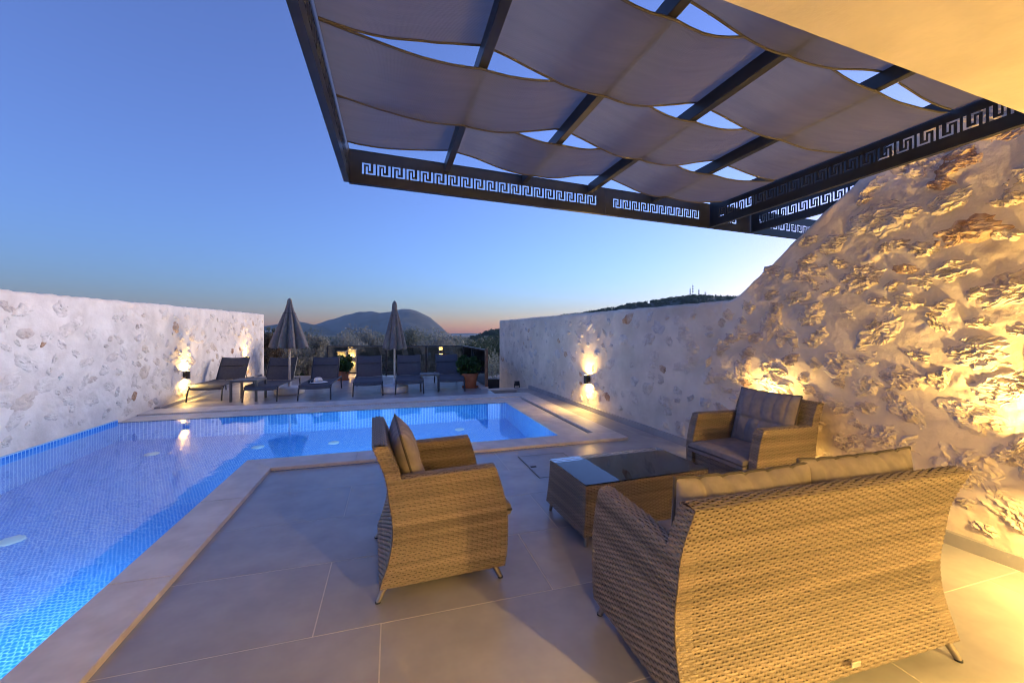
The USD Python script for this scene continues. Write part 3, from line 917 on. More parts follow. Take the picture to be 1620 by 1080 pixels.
# ------------------------------------------------------------------ woven furniture
def weave(S, La, Lb, P=.0275, row=.0114, amp=.0027, wid=.455, seed=0, stakes=True, phase=0):
    """flat canes woven over and under upright stakes on the surface S(a, b) -> points; a runs along the canes"""
    r = np.random.default_rng(seed)
    na = max(5, int(round(La / P)) * 5 + 1)
    nr = max(1, int(round(Lb / row)))
    a = np.linspace(0, La, na)
    pn = La / max(1, round(La / P))
    e = 1e-4

    def nrm(A, B):
        da = S(np.clip(A + e, 0, La), B) - S(np.clip(A - e, 0, La), B)
        db = S(A, np.clip(B + e, 0, Lb)) - S(A, np.clip(B - e, 0, Lb))
        n = np.cross(da, db)
        return n / (np.linalg.norm(n, axis=-1, keepdims=True) + 1e-15)

    rw = Lb / nr
    j = np.arange(nr)
    A = np.broadcast_to(a[None, :, None], (nr, na, 3))
    jit = r.normal(size=(nr, 1, 1)) * rw * .04
    offs = np.array([-wid, 0, wid])[None, None, :] * rw
    B = np.clip(np.broadcast_to((j[:, None, None] + .5) * rw, (nr, na, 3)) + offs + jit, 0, Lb)
    N = nrm(A, B)
    lift = amp * np.clip(1.7 * np.cos(PI * A / pn + PI * (j[:, None, None] + phase)) + .75, -1, 1) + np.array([-.0012, .0006, -.0012])[None, None, :]
    lift = lift + r.normal(size=(nr, na, 1)) * .0002
    V = (S(A, B) + N * lift[..., None]).reshape(-1, 3)
    q = grid_faces(na, 3)
    F = np.vstack([q + k * na * 3 for k in range(nr)])
    out = [V]
    faces = [F]
    if stakes:
        ns = max(1, int(round(La / pn)))
        ca = np.clip((np.arange(ns + 1)) * pn, .001, La - .001)
        b = np.linspace(0, Lb, max(2, int(Lb / .03) + 1))
        nb = len(b)
        A2 = np.clip(np.broadcast_to(ca[:, None, None], (ns + 1, nb, 2)) + np.array([-.0038, .0038]), 0, La)
        B2 = np.broadcast_to(b[None, :, None], (ns + 1, nb, 2))
        V2 = (S(A2, B2) - nrm(A2, B2) * .0006).reshape(-1, 3)
        q2 = grid_faces(nb, 2)
        faces.append(np.vstack([q2 + k * nb * 2 for k in range(ns + 1)]) + len(V))
        out.append(V2)
    return trimesh.Trimesh(np.vstack(out), np.vstack(faces), process=False)


REAR_Z = np.array([.05, .14, .23, .30, .36, .43, .53, .63, .72, .83])
REAR_Y = np.array([.00, .030, .058, .070, .074, .070, .055, .040, .010, -.035])
FRONT_Z = np.array([.05, .12, .21, .30, .38, .46, .55, .65])
FRONT_Y = np.array([.675, .692, .700, .702, .698, .684, .660, .625])
from scipy.interpolate import CubicSpline
rear = CubicSpline(REAR_Z, REAR_Y)
front = CubicSpline(FRONT_Z, FRONT_Y)


def P3(x, y, z):
    x, y, z = np.broadcast_arrays(np.asarray(x, float), np.asarray(y, float), np.asarray(z, float))
    return np.stack([x, y, z], -1)


def wicker_seat(name, label, cat, W, loc, rotz, seed, group=None):
    t = thing(name, label, cat, loc, rotz, group)
    th, zb, zt, tb, zback = .075, .075, .640, .075, .812
    LA = .64
    hb = zt - zb

    def put(nm, ms, core, lab=None):
        p = part(nm, join(ms) if isinstance(ms, list) else ms, M['wicker'], t, kind='stuff', label=lab)
        part('inner_core', core, M['wicker_core'], p)
        return p

    ztop = lambda f: zt - .012 * (1 - f)           # arm tops rise a little to the front
    for sgn in (-1, 1):
        xo, xi = sgn * W / 2, sgn * (W / 2 - th)

        def face(x, flip):
            def S(a, b):
                f = (LA - a if flip else a) / LA
                z = zb + b / hb * (ztop(f) - zb)
                y0, y1 = rear(z), front(z)
                return P3(x, y0 + (y1 - y0) * f, z)
            return S

        def strip(edge):
            def S(a, b):
                x = xi + (xo - xi) * a / th if edge == 'front' else xo + (xi - xo) * a / th
                if edge == 'top':
                    pass
                z = zb + b / hb * ((ztop(1) if edge == 'front' else ztop(0)) - zb)
                return P3(x, front(z) if edge == 'front' else rear(z), z)
            return S

        def topS(a, b):
            f = a / LA
            z = ztop(f)
            x = (xo + (xi - xo) * b / th) if sgn > 0 else (xi + (xo - xi) * b / th)
            bulge = .010 * np.sin(PI * np.clip(b / th, 0, 1))
            return P3(x, rear(z) + (front(z) - rear(z)) * f, z + bulge)

        flipo = sgn < 0
        ms = [weave(face(xo, flipo), LA, hb, seed=seed + 1 + sgn), weave(face(xi, not flipo), LA, hb, seed=seed + 5 + sgn)]
        fr, rr = strip('front'), strip('rear')
        if sgn > 0:
            fr0, rr0 = fr, rr
            fr = lambda a, b: fr0(th - a, b)
            rr = lambda a, b: rr0(th - a, b)
        ms += [weave(fr, th, hb, P=.024, seed=seed + 9), weave(rr, th, hb, P=.024, seed=seed + 10), weave(topS, LA, th, P=.03, row=.0107, seed=seed + 11)]
        zz = np.linspace(zb + .004, zt - .016, 14)
        prof = Polygon([(rear(z) + .008, z) for z in zz] + [(front(z) - .008, z) for z in zz[::-1]])
        core = trimesh.creation.extrude_polygon(prof, th - .014, engine='earcut')
        core.apply_transform(np.array([[0, 0, 1, min(xo, xi) + .007], [1, 0, 0, 0], [0, 1, 0, 0], [0, 0, 0, 1.0]]))
        put('arm', ms, core)
    # back
    hbk = zback - zb
    Wb = W - .004

    def backS(off, flip):
        def S(a, b):
            z = zb + b / hbk * hbk
            x = (Wb / 2 - a) if not flip else (-Wb / 2 + a)
            return P3(x, rear(z) + off, z)
        return S

    ms = [weave(backS(-.001, True), Wb, hbk, seed=seed + 20)]

    ms.append(weave(lambda a, b: P3(Wb / 2 - a, rear(.62 + b) + tb, .62 + b), Wb, zback - .62, seed=seed + 21))

    def btop(a, b):
        return P3(-Wb / 2 + a, rear(zback) + b, zback + .010 * np.sin(PI * np.clip(b / tb, 0, 1)))
    ms.append(weave(btop, Wb, tb, P=.03, row=.0107, seed=seed + 22))
    for sgn in (-1, 1):
        def bs(a, b, sgn=sgn):
            z = zt - .03 + b
            return P3(sgn * Wb / 2, rear(z) + (a if sgn > 0 else tb - a), z)
        ms.append(weave(bs, tb, zback - zt + .03, P=.025, seed=seed + 23))
    zz = np.linspace(zb + .004, zback - .004, 20)
    prof = Polygon([(rear(z) + .007, z) for z in zz] + [(rear(z) + tb - .007, z) for z in zz[::-1]])
    core = trimesh.creation.extrude_polygon(prof, Wb - .016, engine='earcut')
    core.apply_transform(np.array([[0, 0, 1, -Wb / 2 + .008], [1, 0, 0, 0], [0, 1, 0, 0], [0, 0, 0, 1.0]]))
    put('backrest', ms, core)
    # seat base with its woven front
    Wi = W - 2 * th
    hs = .20

    def sf(a, b):
        z = zb + .01 + b
        return P3(Wi / 2 - a, front(z) - .03, z)
    put('seat_base', weave(sf, Wi, hs, seed=seed + 30), bx(-Wi / 2, Wi / 2, .10, .645, .20, .283))
    for sx in (-1, 1):
        for y0, y1 in ((.05, .0), (.62, .665)):
            x0 = sx * (W / 2 - .045)
            part('leg', tube([(x0, y0, .10), (x0 + sx * .012, (y0 + y1) / 2, .05), (x0 + sx * .022, y1, .004)], [.017, .015, .0125], 10), M['leg_metal'], t, smooth=40)
            part('foot_pad', shift(lathe([(0, 0), (.014, 0), (.014, .008), (0, .008)], 12), x0 + sx * .022, y1, 0), M['slot'], t)
    return t


def cushion(w, d, h, puff=.35, tufts=(), seed=0, n=60, crease=None, pw=.36):
    """w x d cushion of thickness h in the xy plane with a seam half way up; returns (body, piping line)"""
    u = np.linspace(-1, 1, n)
    u = np.sign(u) * (1 - (1 - np.abs(u)) ** 1.5)
    U, Vv = np.meshgrid(u, u, indexing='ij')
    edge = (1 - np.abs(U) ** 5) * (1 - np.abs(Vv) ** 5)
    T = h / 2 * ((1 - puff) + puff * np.clip((1 - U ** 2) * (1 - Vv ** 2), 0, 1) ** .5) * np.clip(edge, 0, 1) ** pw
    for (tu, tv, dep) in tufts:
        r2 = ((U - tu) * w / 2) ** 2 + ((Vv - tv) * d / 2) ** 2
        T = T - dep * np.exp(-r2 / (2 * .035 ** 2)) - dep * .35 * np.exp(-r2 / (2 * .10 ** 2))
    if crease:
        for cv, dep in crease:
            T = T - dep * np.exp(-((Vv - cv) * d / 2) ** 2 / (2 * .010 ** 2)) * (1 - U ** 6)
    fold = np.zeros_like(U)
    for q in range(5):   # stitched tufting folds run across
        cu = -.72 + .36 * q + .04 * math.sin(seed + q)
        fold += np.exp(-((U - cu) * w / 2) ** 2 / (2 * .008 ** 2)) * (len(tufts) > 0)
    T = T - .010 * fold * (np.abs(Vv) > .12)
    wr = meshkit.fbm(np.stack([U * 3.0 + seed, Vv * 3.0, U * 0], -1), 4, seed) - .5
    T = np.maximum(T + wr * .018 * edge, .002)
    shrink = 1 - .035 * (1 - np.abs(Vv) ** 2)
    shrink2 = 1 - .035 * (1 - np.abs(U) ** 2)
    X, Y = U * w / 2 * shrink, Vv * d / 2 * (shrink2 - .028 * fold * np.abs(Vv) ** 6)
    cr = .5 * h * .12
    top, bot = np.stack([X, Y, T], -1).reshape(-1, 3), np.stack([X, Y, -T * .9], -1).reshape(-1, 3)
    F = grid_faces(n, n)
    V = np.vstack([top, bot])
    G = [F, F[:, ::-1] + n * n]
    ring = [(i, 0) for i in range(n)] + [(n - 1, j) for j in range(1, n)] + [(i, n - 1) for i in range(n - 2, -1, -1)] + [(0, j) for j in range(n - 2, 0, -1)]
    idx = np.array([i * n + j for i, j in ring])
    nx = np.roll(idx, -1)
    G += [np.stack([idx, idx + n * n, nx + n * n], 1), np.stack([idx, nx + n * n, nx], 1)]
    m = trimesh.Trimesh(V, np.vstack(G), process=False)
    m.fix_normals()
    line = np.array([[X[i, j], Y[i, j], 0] for i, j in ring])
    line = np.vstack([line, line[:1]])
    return m, tube(line, .0075, 6, caps=False)


def place_cushion(name, label, w, d, h, loc, rotz, tilt=0, local=(0, 0, 0), **k):
    """tilt: degrees the cushion leans back from lying flat, about its own width"""
    t = thing(name, label, 'cushion', loc, rotz)
    m, pp = cushion(w, d, h, **k)
    for mm in (m, pp):
        if tilt:
            mm.apply_transform(trimesh.transformations.rotation_matrix(math.radians(tilt), (1, 0, 0)))
        mm.apply_translation(local)
    c = part('cover', m, M['cushion'], t, smooth=True)
    part('piping', pp, M['piping'], c, smooth=True)
    return t


def back_tufts(k=0):
    return [(-.42, -.05, .022), (.42, -.05, .022), (0, .0, .022)]


CH1 = ((-.085, 2.535, 0), -87.5)
CH2 = ((3.36, 2.79, 0), 91.5)
SOFA = ((1.645, 1.105, 0), -1.0)
ch1 = wicker_seat('wicker_armchair', 'brown wicker armchair left of the coffee table, turned towards it from the pool side', 'armchair', .74, *CH1, seed=200, group='wicker armchairs of the lounge set')
copy_of(ch1, *CH2, label='brown wicker armchair standing against the lit stone wall on the right')
sofa = wicker_seat('wicker_sofa', 'two seat wicker sofa in the foreground seen from behind', 'sofa', 1.385, *SOFA, seed=300)
part('maker_tag', rbox(.06 - .022, .06 + .022, -.011, -.004, .118, .138, .002), M['tag'], sofa)
place_cushion('seat_cushion', 'grey seat cushion of the wicker armchair by the pool', .58, .66, .13, *CH1, local=(0, .42, .352), puff=.14, pw=.13, seed=1)
place_cushion('back_cushion', 'plump grey back cushion standing in the armchair by the pool', .58, .50, .20, *CH1, tilt=106, local=(0, .185, .60), puff=.6, seed=2, tufts=back_tufts(), crease=((.25, .012),))
place_cushion('seat_cushion', 'grey seat cushion of the wicker armchair against the stone wall', .58, .66, .13, *CH2, local=(0, .42, .352), puff=.14, pw=.13, seed=3)
place_cushion('back_cushion', 'tufted grey back cushion standing in the armchair against the stone wall', .58, .52, .20, *CH2, tilt=106, local=(0, .185, .615), puff=.6, seed=4, tufts=back_tufts(), crease=((-.05, .02),))
for k, (sx, lab) in enumerate(((-.318, 'left'), (.318, 'right'))):
    place_cushion('seat_cushion', f'grey seat cushion on the {lab} half of the wicker sofa', .62, .62, .13, *SOFA, local=(sx, .42, .352), puff=.14, pw=.13, seed=5 + k)
    place_cushion('back_cushion', f'long grey tufted back cushion leaning on the {lab} half of the sofa back', .66, .54, .25, *SOFA, tilt=97 if k == 0 else 95, local=(sx * .96, .178, .588 + .012 * k), puff=.68, seed=8 + k, tufts=back_tufts(), crease=((.2, .012),))

# coffee table
tb = thing('coffee_table', 'low wicker coffee table with a clear glass top between the seats', 'coffee table', (1.70, 2.665, 0), 2.0)
TL, TW, TH0 = 1.0, .57, .395
fx = lambda z: TL / 2 + .035 * ((TH0 - z) / TH0) ** 1.5
fy = lambda z: TW / 2 + .025 * ((TH0 - z) / TH0) ** 1.5
zb = .075
hh = TH0 - zb
sides = [weave(lambda a, b: P3(-fx(zb + b) + 2 * fx(zb + b) * a / TL, -fy(zb + b), zb + b), TL, hh, P=.024, row=.0102, seed=401),
         weave(lambda a, b: P3(fx(zb + b) - 2 * fx(zb + b) * a / TL, fy(zb + b), zb + b), TL, hh, P=.024, row=.0102, seed=402),
         weave(lambda a, b: P3(fx(zb + b), -fy(zb + b) + 2 * fy(zb + b) * a / TW, zb + b), TW, hh, P=.024, row=.0102, seed=403),
         weave(lambda a, b: P3(-fx(zb + b), fy(zb + b) - 2 * fy(zb + b) * a / TW, zb + b), TW, hh, P=.024, row=.0102, seed=404)]
p = part('woven_sides', join(sides), M['wicker'], tb, kind='stuff')
part('inner_core', bx(-TL / 2 + .008, TL / 2 - .008, -TW / 2 + .008, TW / 2 - .008, zb + .005, TH0 - .006), M['wicker_core'], p)
part('woven_top', weave(lambda a, b: P3(-TL / 2 + a, -TW / 2 + b, TH0), TL, TW, P=.024, row=.0102, seed=405), M['wicker'], tb, kind='stuff')
part('glass_top', rbox(-TL / 2 - .004, TL / 2 + .004, -TW / 2 - .004, TW / 2 + .004, TH0 + .005, TH0 + .011, .002), M['table_glass'], tb)
for sx in (-1, 1):
    for sy in (-1, 1):
        part('leg', tube([(sx * (fx(0) - .05), sy * (fy(0) - .04), .10), (sx * (fx(0) - .035), sy * (fy(0) - .028), .004)], [.017, .0125], 10), M['leg_metal'], tb, smooth=40)

# ------------------------------------------------------------------ sun loungers
LG = 'grey sling sun loungers in a row on the far pool deck'
lg_labels = ['grey sling lounger nearest the left wall, its foot lit yellow by a wall lamp', 'grey sling lounger between the small side table and the left parasol base', 'grey sling lounger with a white hat lying on it',
             'grey sling lounger left of the right parasol, standing apart in the middle', 'grey sling lounger just right of the right parasol pole', 'grey sling lounger between the pale side table and the large potted plant']


def make_lounger(label, loc, rotz):
    t = thing('sun_lounger', label, 'sun lounger', loc, rotz, LG)
    W = .60
    # sling: profile along y (foot at 0)
    seat = [(-.035, .235), (-.03, .27), (0, .30), (.05, .318), (.3, .312), (.7, .305), (1.10, .310)]
    back = [(1.115, .318), (1.20, .46), (1.32, .645), (1.42, .785), (1.445, .80)]

    def sheet(prof, w):
        p = np.array(prof)
        s = np.linspace(-1, 1, 7)
        V = np.stack([np.broadcast_to(s[None] * w / 2, (len(p), 7)), np.broadcast_to(p[:, :1], (len(p), 7)), p[:, 1:] - .014 * (1 - s[None] ** 2)], -1)
        n = V.shape[0] * 7
        F = grid_faces(V.shape[0], 7)
        Vt_ = np.vstack([V.reshape(-1, 3), V.reshape(-1, 3) - [0, 0, .006]])
        ring = [(i, 0) for i in range(len(p))] + [(len(p) - 1, j) for j in range(1, 7)] + [(i, 6) for i in range(len(p) - 2, -1, -1)] + [(0, j) for j in range(5, 0, -1)]
        idx = np.array([i * 7 + j for i, j in ring])
        nx = np.roll(idx, -1)
        m = trimesh.Trimesh(Vt_, np.vstack([F[:, ::-1], F + n, np.stack([idx, idx + n, nx + n], 1), np.stack([idx, nx + n, nx], 1)]), process=False)
        m.fix_normals()
        return m
    part('seat_sling', sheet(seat, W - .03), M['sling'], t, smooth=40)
    part('back_sling', sheet(back, W - .05), M['sling'], t, smooth=40)
    for sx in (-1, 1):
        x = sx * W / 2
        part('side_rail', tube([(x, -.02, .285), (x, .05, .312), (x, .7, .302), (x, 1.12, .308), (x, 1.62, .300)], .016, 8), M['lounger_metal'], t, smooth=40)
        part('back_rail', tube([(x * .95, 1.115, .32), (x * .95, 1.20, .46), (x * .95, 1.32, .645), (x * .95, 1.44, .80)], .014, 8), M['lounger_metal'], t, smooth=40)
        part('leg', tube([(x, .10, .305), (x, .02, .29), (x, -.05, .22), (x * 1.02, -.085, .10), (x * 1.03, -.10, 0)], .015, 8), M['lounger_metal'], t, smooth=40)
        part('leg', tube([(x, 1.60, .30), (x, 1.62, .16), (x * 1.02, 1.66, 0)], .015, 8), M['lounger_metal'], t, smooth=40)
    part('cross_bar', tube([(-W / 2, .0, .245), (W / 2, .0, .245)], .012, 8), M['lounger_metal'], t, smooth=40)
    part('cross_bar', tube([(-W / 2, 1.60, .295), (W / 2, 1.60, .295)], .012, 8), M['lounger_metal'], t, smooth=40)
    part('back_prop', join([tube([(-.2, 1.30, .60), (-.2, 1.5, .30)], .010, 6), tube([(.2, 1.30, .60), (.2, 1.5, .30)], .010, 6), tube([(-.28, 1.30, .612), (.28, 1.30, .612)], .010, 6)]), M['lounger_metal'], t, smooth=40)
    return t


def P0(u, v, z=0.0):
    d = pxdir(u, v)
    k = (z - EYE) / d[2]
    return d[0] * k, d[1] * k


LNG = [((295, 636), (350, 634), 374, 566), ((385, 637), (436, 635), 449, 566), ((473, 634), (521, 632), 517, 566), ((561, 627.5), (603, 625.5), 584.5, 562), ((628, 624), (668, 622.5), 647, 562), ((697, 620.5), (732, 618.5), 706, 562)]
first = None
for (fa, fb_, ub, vb), lab in zip(LNG, lg_labels):
    a, b = np.array(P0(*fa)), np.array(P0(*fb_))
    c = (a + b) / 2
    # the back's top edge lies 1.53 m behind the feet
    d = pxdir(ub, vb)[:2]
    d = d / np.linalg.norm(d)
    B = c @ d
    k = B + math.sqrt(max(0, B * B - c @ c + 1.53 ** 2))
    ax = d * k - c
    rz = math.degrees(math.atan2(ax[1], ax[0])) - 90
    loc = c + ax / np.linalg.norm(ax) * .10
    if first is None:
        first = make_lounger(lab, (loc[0], loc[1], 0), rz)
    else:
        copy_of(first, (loc[0], loc[1], 0), rz, label=lab)
    if 'hat' in lab:
        hx, hy = loc + ax / np.linalg.norm(ax) * .32
        r0 = lambda th: .19 + .012 * math.sin(3 * th)
        t = thing('sun_hat', 'white wide brimmed hat lying on the third lounger', 'hat', (hx, hy, .318), 20)
        part('brim', lathe([(.085, .012), (.14, .008), (.185, .0), (.19, .004), (.14, .014), (.085, .02)], 32), M['hat'], t, smooth=60)
        part('crown', lathe([(.088, .01), (.086, .05), (.075, .088), (.045, .105), (0, .108)], 32), M['hat'], t, smooth=60)
        part('hat_band', lathe([(.0895, .016), (.0885, .034)], 32), M['table_grey'], t, smooth=60)
        gx, gy = hx - .13, hy - .10
        g = thing('sunglasses', 'dark sunglasses lying beside the white hat', 'sunglasses', (gx, gy, .325), 10)
        for s in (-1, 1):
            part('lens', shift(lathe([(0, 0), (.024, .0), (.026, .003), (.024, .006), (0, .006)], 16), s * .03, 0, .024, rx=PI / 2), M['slot'], g)
            part('temple', bx(s * .058 - .003, s * .058 + .003, 0, .12, .026, .032), M['slot'], g)
        part('bridge', bx(-.008, .008, -.003, .003, .026, .031), M['slot'], g)


def side_table(label, cx, cy, w, d, h, rz, m):
    t = thing('side_table', label, 'side table', (cx, cy, 0), rz)
    n = 7
    for k in range(n):
        y0 = -d / 2 + .03 + (d - .06) * k / n
        part('top_slat', rbox(-w / 2 + .03, w / 2 - .03, y0 + .002, y0 + (d - .06) / n - .002, h - .018, h - .002, .003), m, t)
    fr = sbox(-w / 2, -d / 2, w / 2, d / 2).difference(sbox(-w / 2 + .03, -d / 2 + .03, w / 2 - .03, d / 2 - .03))
    part('top_frame', prism(fr, h - .04, h), m, t)
    for sx in (-1, 1):
        for sy in (-1, 1):
            part('leg', rbox(sx * (w / 2 - .02) - .02, sx * (w / 2 - .02) + .02, sy * (d / 2 - .02) - .02, sy * (d / 2 - .02) + .02, 0, h - .041, .003), m, t)
    return t


c0 = np.mean([P0(365, 636), P0(397, 635.5)], axis=0)
side_table('square grey slatted side table between the first two loungers', c0[0] + .06, c0[1] + .26, .50, .50, .43, -6, M['table_grey'])
c0 = np.mean([P0(669, 620), P0(691, 619)], axis=0)
side_table('small dark side table with a pale top between the two loungers at right', c0[0] + .02, c0[1] + .28, .46, .46, .40, -4, M['table_grey'])

# ------------------------------------------------------------------ parasols


def parasol(label, x, y, zt, z0, rb, seed, lean=0):
    r = np.random.default_rng(seed)
    t = thing('parasol', label, 'parasol', (x, y, 0), float(r.uniform(0, 40)), 'closed parasols on the far pool deck')
    part('pole', tube([(0, 0, .05), (0, 0, zt - .03)], .021, 14), M['pole'], t, smooth=40)
    part('base', lathe([(0, 0), (.29, 0), (.31, .02), (.31, .125), (.29, .15), (.06, .165), (.035, .175), (.035, .30), (.022, .305)], 40), M['white_plastic'], t, smooth=40)
    n, nz = 128, 44
    th = np.linspace(0, 2 * PI, n, endpoint=False)
    V = []
    for k in range(nz):
        f = k / (nz - 1)
        z = zt - .02 - (zt - z0 - .02) * f
        rad = .028 + (rb - .028) * (f ** 1.05) * (1 - .12 * math.exp(-((f - .22) / .05) ** 2))
        fold = .48 * min(1, f * 2.2) * (np.abs(np.sin(4 * th + .5 * np.sin(th * 2 + seed) + .2 * f)) ** .7 - .72)
        rr = rad * (1 + fold + .05 * np.sin(3 * th + seed) * f)
        zz = z - (.05 * np.abs(np.cos(4 * th + .5 * np.sin(th * 2 + seed)))) * (f > .9) * (f - .9) * 10
        V.append(np.stack([rr * np.cos(th), rr * np.sin(th), np.broadcast_to(zz, th.shape)], 1))
    V = np.array(V)
    F = []
    idx = np.arange(n)
    for k in range(nz - 1):
        a, b = k * n + idx, k * n + (idx + 1) % n
        F += [np.stack([a, a + n, b + n], 1), np.stack([a, b + n, b], 1)]
    part('canopy', trimesh.Trimesh(V.reshape(-1, 3), np.vstack(F), process=False), M['umbrella'], t, smooth=50)
    for k in range(8):
        a = (k + .5) * PI / 4
        part('rib', tube([(.03 * math.cos(a), .03 * math.sin(a), zt - .06), (rb * .62 * math.cos(a), rb * .62 * math.sin(a), z0 + .02)], .006, 5), M['wood'], t)
    cap = lathe([(.062, zt - .20), (.058, zt - .10), (.045, zt - .035), (.02, zt), (0, zt + .012)], 24)
    part('top_cap', cap, M['umbrella'], t, smooth=50)
    ftop = (.17)
    part('tie_band', lathe([(rb * .36, zt - (zt - z0) * .30), (rb * .37, zt - (zt - z0) * .32)], 24), M['piping'], t, smooth=True)
    return t


M['pole'] = look('parasol_pole', (.52, .43, .34), (.60, .50, .40), 20, .5)
parasol('closed taupe parasol on the left with a wide flared canopy', -2.24, 10.24, 2.16, 1.07, .37, 3)
parasol('slim closed taupe parasol in the middle of the deck, in front of the mountain', .06, 9.80, 2.12, 1.03, .255, 8)


# ------------------------------------------------------------------ potted plants and shrubs
def pot_plant(label, x, y, rp, hp, rad, leaf, seed, n=2600, lsize=.045):
    r = np.random.default_rng(seed)
    t = thing('potted_plant', label, 'potted plant', (x, y, 0), 0)
    part('pot', lathe([(0, .02), (rp * .72, .02), (rp * .97, hp * .82), (rp * 1.06, hp * .83), (rp * 1.08, hp), (rp * .94, hp), (rp * .90, hp * .86)], 32), M['terracotta'], t, smooth=35)
    part('saucer', lathe([(0, 0), (rp * .95, 0), (rp * 1.05, .035), (rp * .98, .035), (rp * .9, .018), (0, .018)], 32), M['terracotta'], t, smooth=35)
    part('soil', lathe([(rp * .92, hp * .9), (0, hp * .92)], 24), M['soil'], t)
    P, C = crown_points(r, n, rad, .82, 40, .26)
    P[:, 2] += hp + rad * .62
    part('foliage', leaf_quads(P, lsize, r, 1.7, .5), M[leaf], t)
    part('stem', join([tube([(r.normal() * .03, r.normal() * .03, hp * .88), (c[0] * .4, c[1] * .4, hp + rad * .3), (c[0], c[1], c[2] + hp + rad * .62)], [.012, .008, .003], 5) for c in C[::3]]), M['bark'], t)
    return t


pot_plant('large bushy green plant in a terracotta pot by the railing end', *P0(743.5, 612.5), .20, .36, .36, 'green_leaf', 71)
pot_plant('small bushy plant in a terracotta pot behind the third lounger', *P0(543, 601), .17, .26, .34, 'green_leaf', 72)


def shrub(name, label, cat, x, y, z, h, rad, leaf, seed, n=2600, lsize=.05, squash=1.0, branches=14):
    r = np.random.default_rng(seed)
    t = thing(name, label, cat, (x, y, z), 0)
    P, C = crown_points(r, n, rad, squash, 44, .22)
    zc = h - rad * squash
    P[:, 2] += zc
    part('foliage', leaf_quads(P, lsize, r, 3.0, .6), M[leaf], t)
    part('stem', join([tube([(r.normal() * .05, r.normal() * .05, 0), (c[0] * .5, c[1] * .5, zc * .6), (c[0], c[1], c[2] + zc)], [.022, .014, .005], 5) for c in C[:branches]]), M['bark'], t)
    return t


x, y = at_px(489, 13.4)
shrub('silver_shrub', 'silvery grey shrub with upright twigs behind the left parasol', 'shrub', x, y, -.25, 1.72, .82, 'grey_leaf', 81, n=4200, lsize=.055)
x, y = at_px(432, 14.6)
shrub('dry_shrub', 'brownish dry shrub at the end of the left wall', 'shrub', x, y, -.25, 1.75, .75, 'dry_leaf', 82, n=3200, lsize=.06)
x, y = at_px(422, 15.2)
shrub('climbing_shrub', 'tall thin green shrub growing against the end of the left wall', 'shrub', x, y, -.4, 2.2, .42, 'olive_leaf', 85, n=1800, lsize=.06, squash=1.9)
x, y = at_px(787, 14.6)
shrub('flowering_shrub', 'low white flowering shrub below the end of the right wall', 'shrub', x, y, -1.2, 1.25, .55, 'white_flower', 83, n=1500, lsize=.05)
x, y = at_px(478, 14.4)
shrub('dark_shrub', 'dark low undergrowth below the silvery shrub', 'shrub', x, y, -.35, 1.0, .6, 'dark_leaf', 84, n=2200, lsize=.06)
# black planter wall between railing post and the right wall
t = thing('planter_box', 'black planter box in the gap between the railing post and the right wall', 'planter', (2.62, 10.4, 0), -3)
part('box', bx(-.36, .11, -.14, .14, -.9, .14), M['slot'], t)
part('rim', prism(sbox(-.37, -.15, .12, .15).difference(sbox(-.33, -.11, .08, .11)), .141, .155), M['black_metal'], t)

# ------------------------------------------------------------------ glass railing
rl = thing('glass_railing', 'tinted glass railing with a black rail along the far edge of the deck', 'railing', (0, 0, 0))
ex = 2.17
far = [(ex, deck_y(ex) - .12)]
pts = [at_px(u, 1) for u in (520, 607, 673, 735)]
posts = []
for u in (518, 611, 674, 733.5):
    d = pxdir(u, 525)
    # where the bearing meets the line of the railing
    k = (12.83 + 2.2 * .26) / (d[1] + .26 * d[0])
    posts.append((d[0] * k, d[1] * k))
ZR = .965


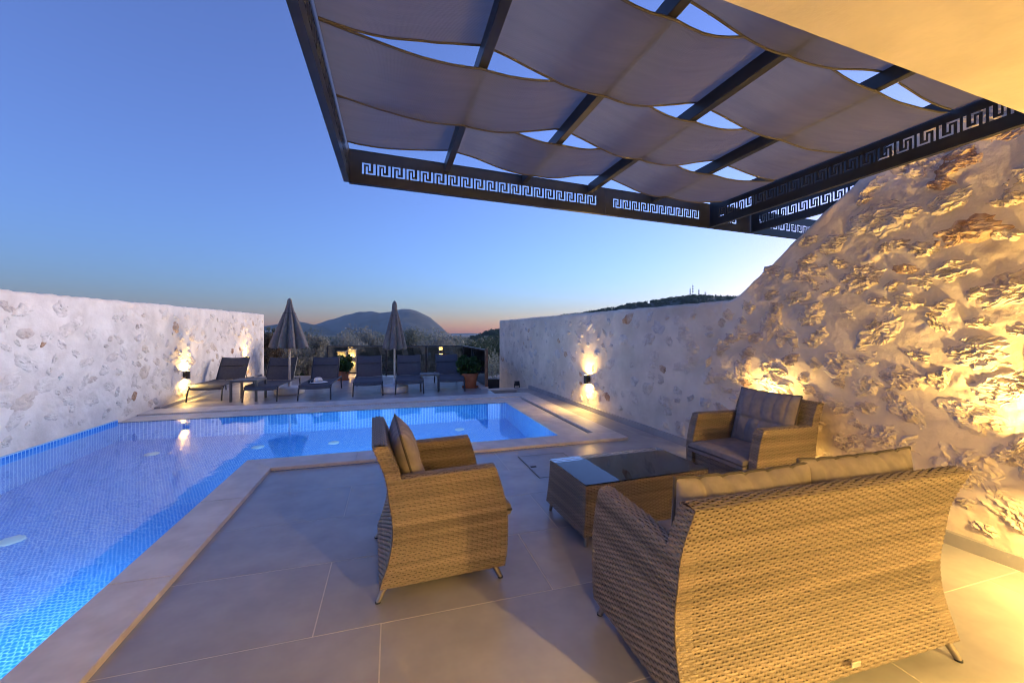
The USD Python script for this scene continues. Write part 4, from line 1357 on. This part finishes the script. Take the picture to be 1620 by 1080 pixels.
def rail_run(p, q, pane=True):
    p, q = np.array(p), np.array(q)
    d = (q - p) / np.linalg.norm(q - p)
    n = np.array([-d[1], d[0]])
    pl = lambda w, z0, z1, a=0, b=0: prism(Polygon([p + d * a - n * w, q - d * b - n * w, q - d * b + n * w, p + d * a + n * w]), z0, z1)
    part('top_rail', pl(.03, ZR - .035, ZR), M['black_metal'], rl)
    part('bottom_rail', pl(.018, .07, .115, .025, .025), M['black_metal'], rl)
    part('glass_pane', pl(.004, .117, ZR - .037, .027, .027), M['glass'], rl)


for p, q in zip(posts[:-1], posts[1:]):
    rail_run(p, q)
endp = (2.235, 9.68)
mid = tuple((np.array(posts[-1]) * .55 + np.array(endp) * .45))
rail_run(posts[-1], mid)
rail_run(mid, (endp[0], endp[1] + .05))
for p in posts + [mid]:
    part('post', bx(p[0] - .024, p[0] + .024, p[1] - .024, p[1] + .024, 0, ZR - .036), M['black_metal'], rl)
part('wooden_post', rbox(endp[0] - .035, endp[0] + .035, endp[1] - .035, endp[1] + .035, 0.0, ZR + .012, .006), M['wood'], rl, label='brown wooden end post of the railing')

# lit garden pillars seen through the railing glass
for u, vv, D, lab in ((541, 572, 15.6, 'left of two pale garden pillars with a lit lamp behind the left end of the railing'), (557, 568, 16.4, 'right of two pale garden pillars with a lit lamp behind the left end of the railing'),
                      (697, 556, 21.0, 'lone pale garden pillar with a small lit lamp far behind the railing, above a lounger')):
    x, y = at_px(u, D)
    zl = EYE + (525 - vv) / 635 * D
    pw, ph = (.15, .38) if D < 20 else (.10, .22)
    t = thing('garden_pillar', lab, 'pillar', (x, y, 0), 0)
    part('shaft', rbox(-pw, pw, -pw, pw, -4.4, zl + ph, .01), M['mortar'], t)
    part('cap', rbox(-pw - .03, pw + .03, -pw - .03, pw + .03, zl + ph + .002, zl + ph + .04, .01), M['coping'], t)
    sconce(x, y - pw, zl, 0, -1, 'small lit lamp on the ' + lab.split(' with')[0] + (' behind the railing' if D < 20 else ' far behind the railing'), .55 if D < 20 else .3, .55 if D < 20 else .3, group='lamps on the garden pillars')

# ------------------------------------------------------------------ evening haze
M['haze'] = usdkit.material(stage, '/World/Looks/evening_haze', {'v': ('principled_volume', {'color': (.52, .76, 1.0), 'density': HAZE, 'anisotropy': .2})}, [], volume='v.volume')
part('haze', bx(-3600, 3600, -3600, 3600, -70, 200), M['haze'], kind='stuff')
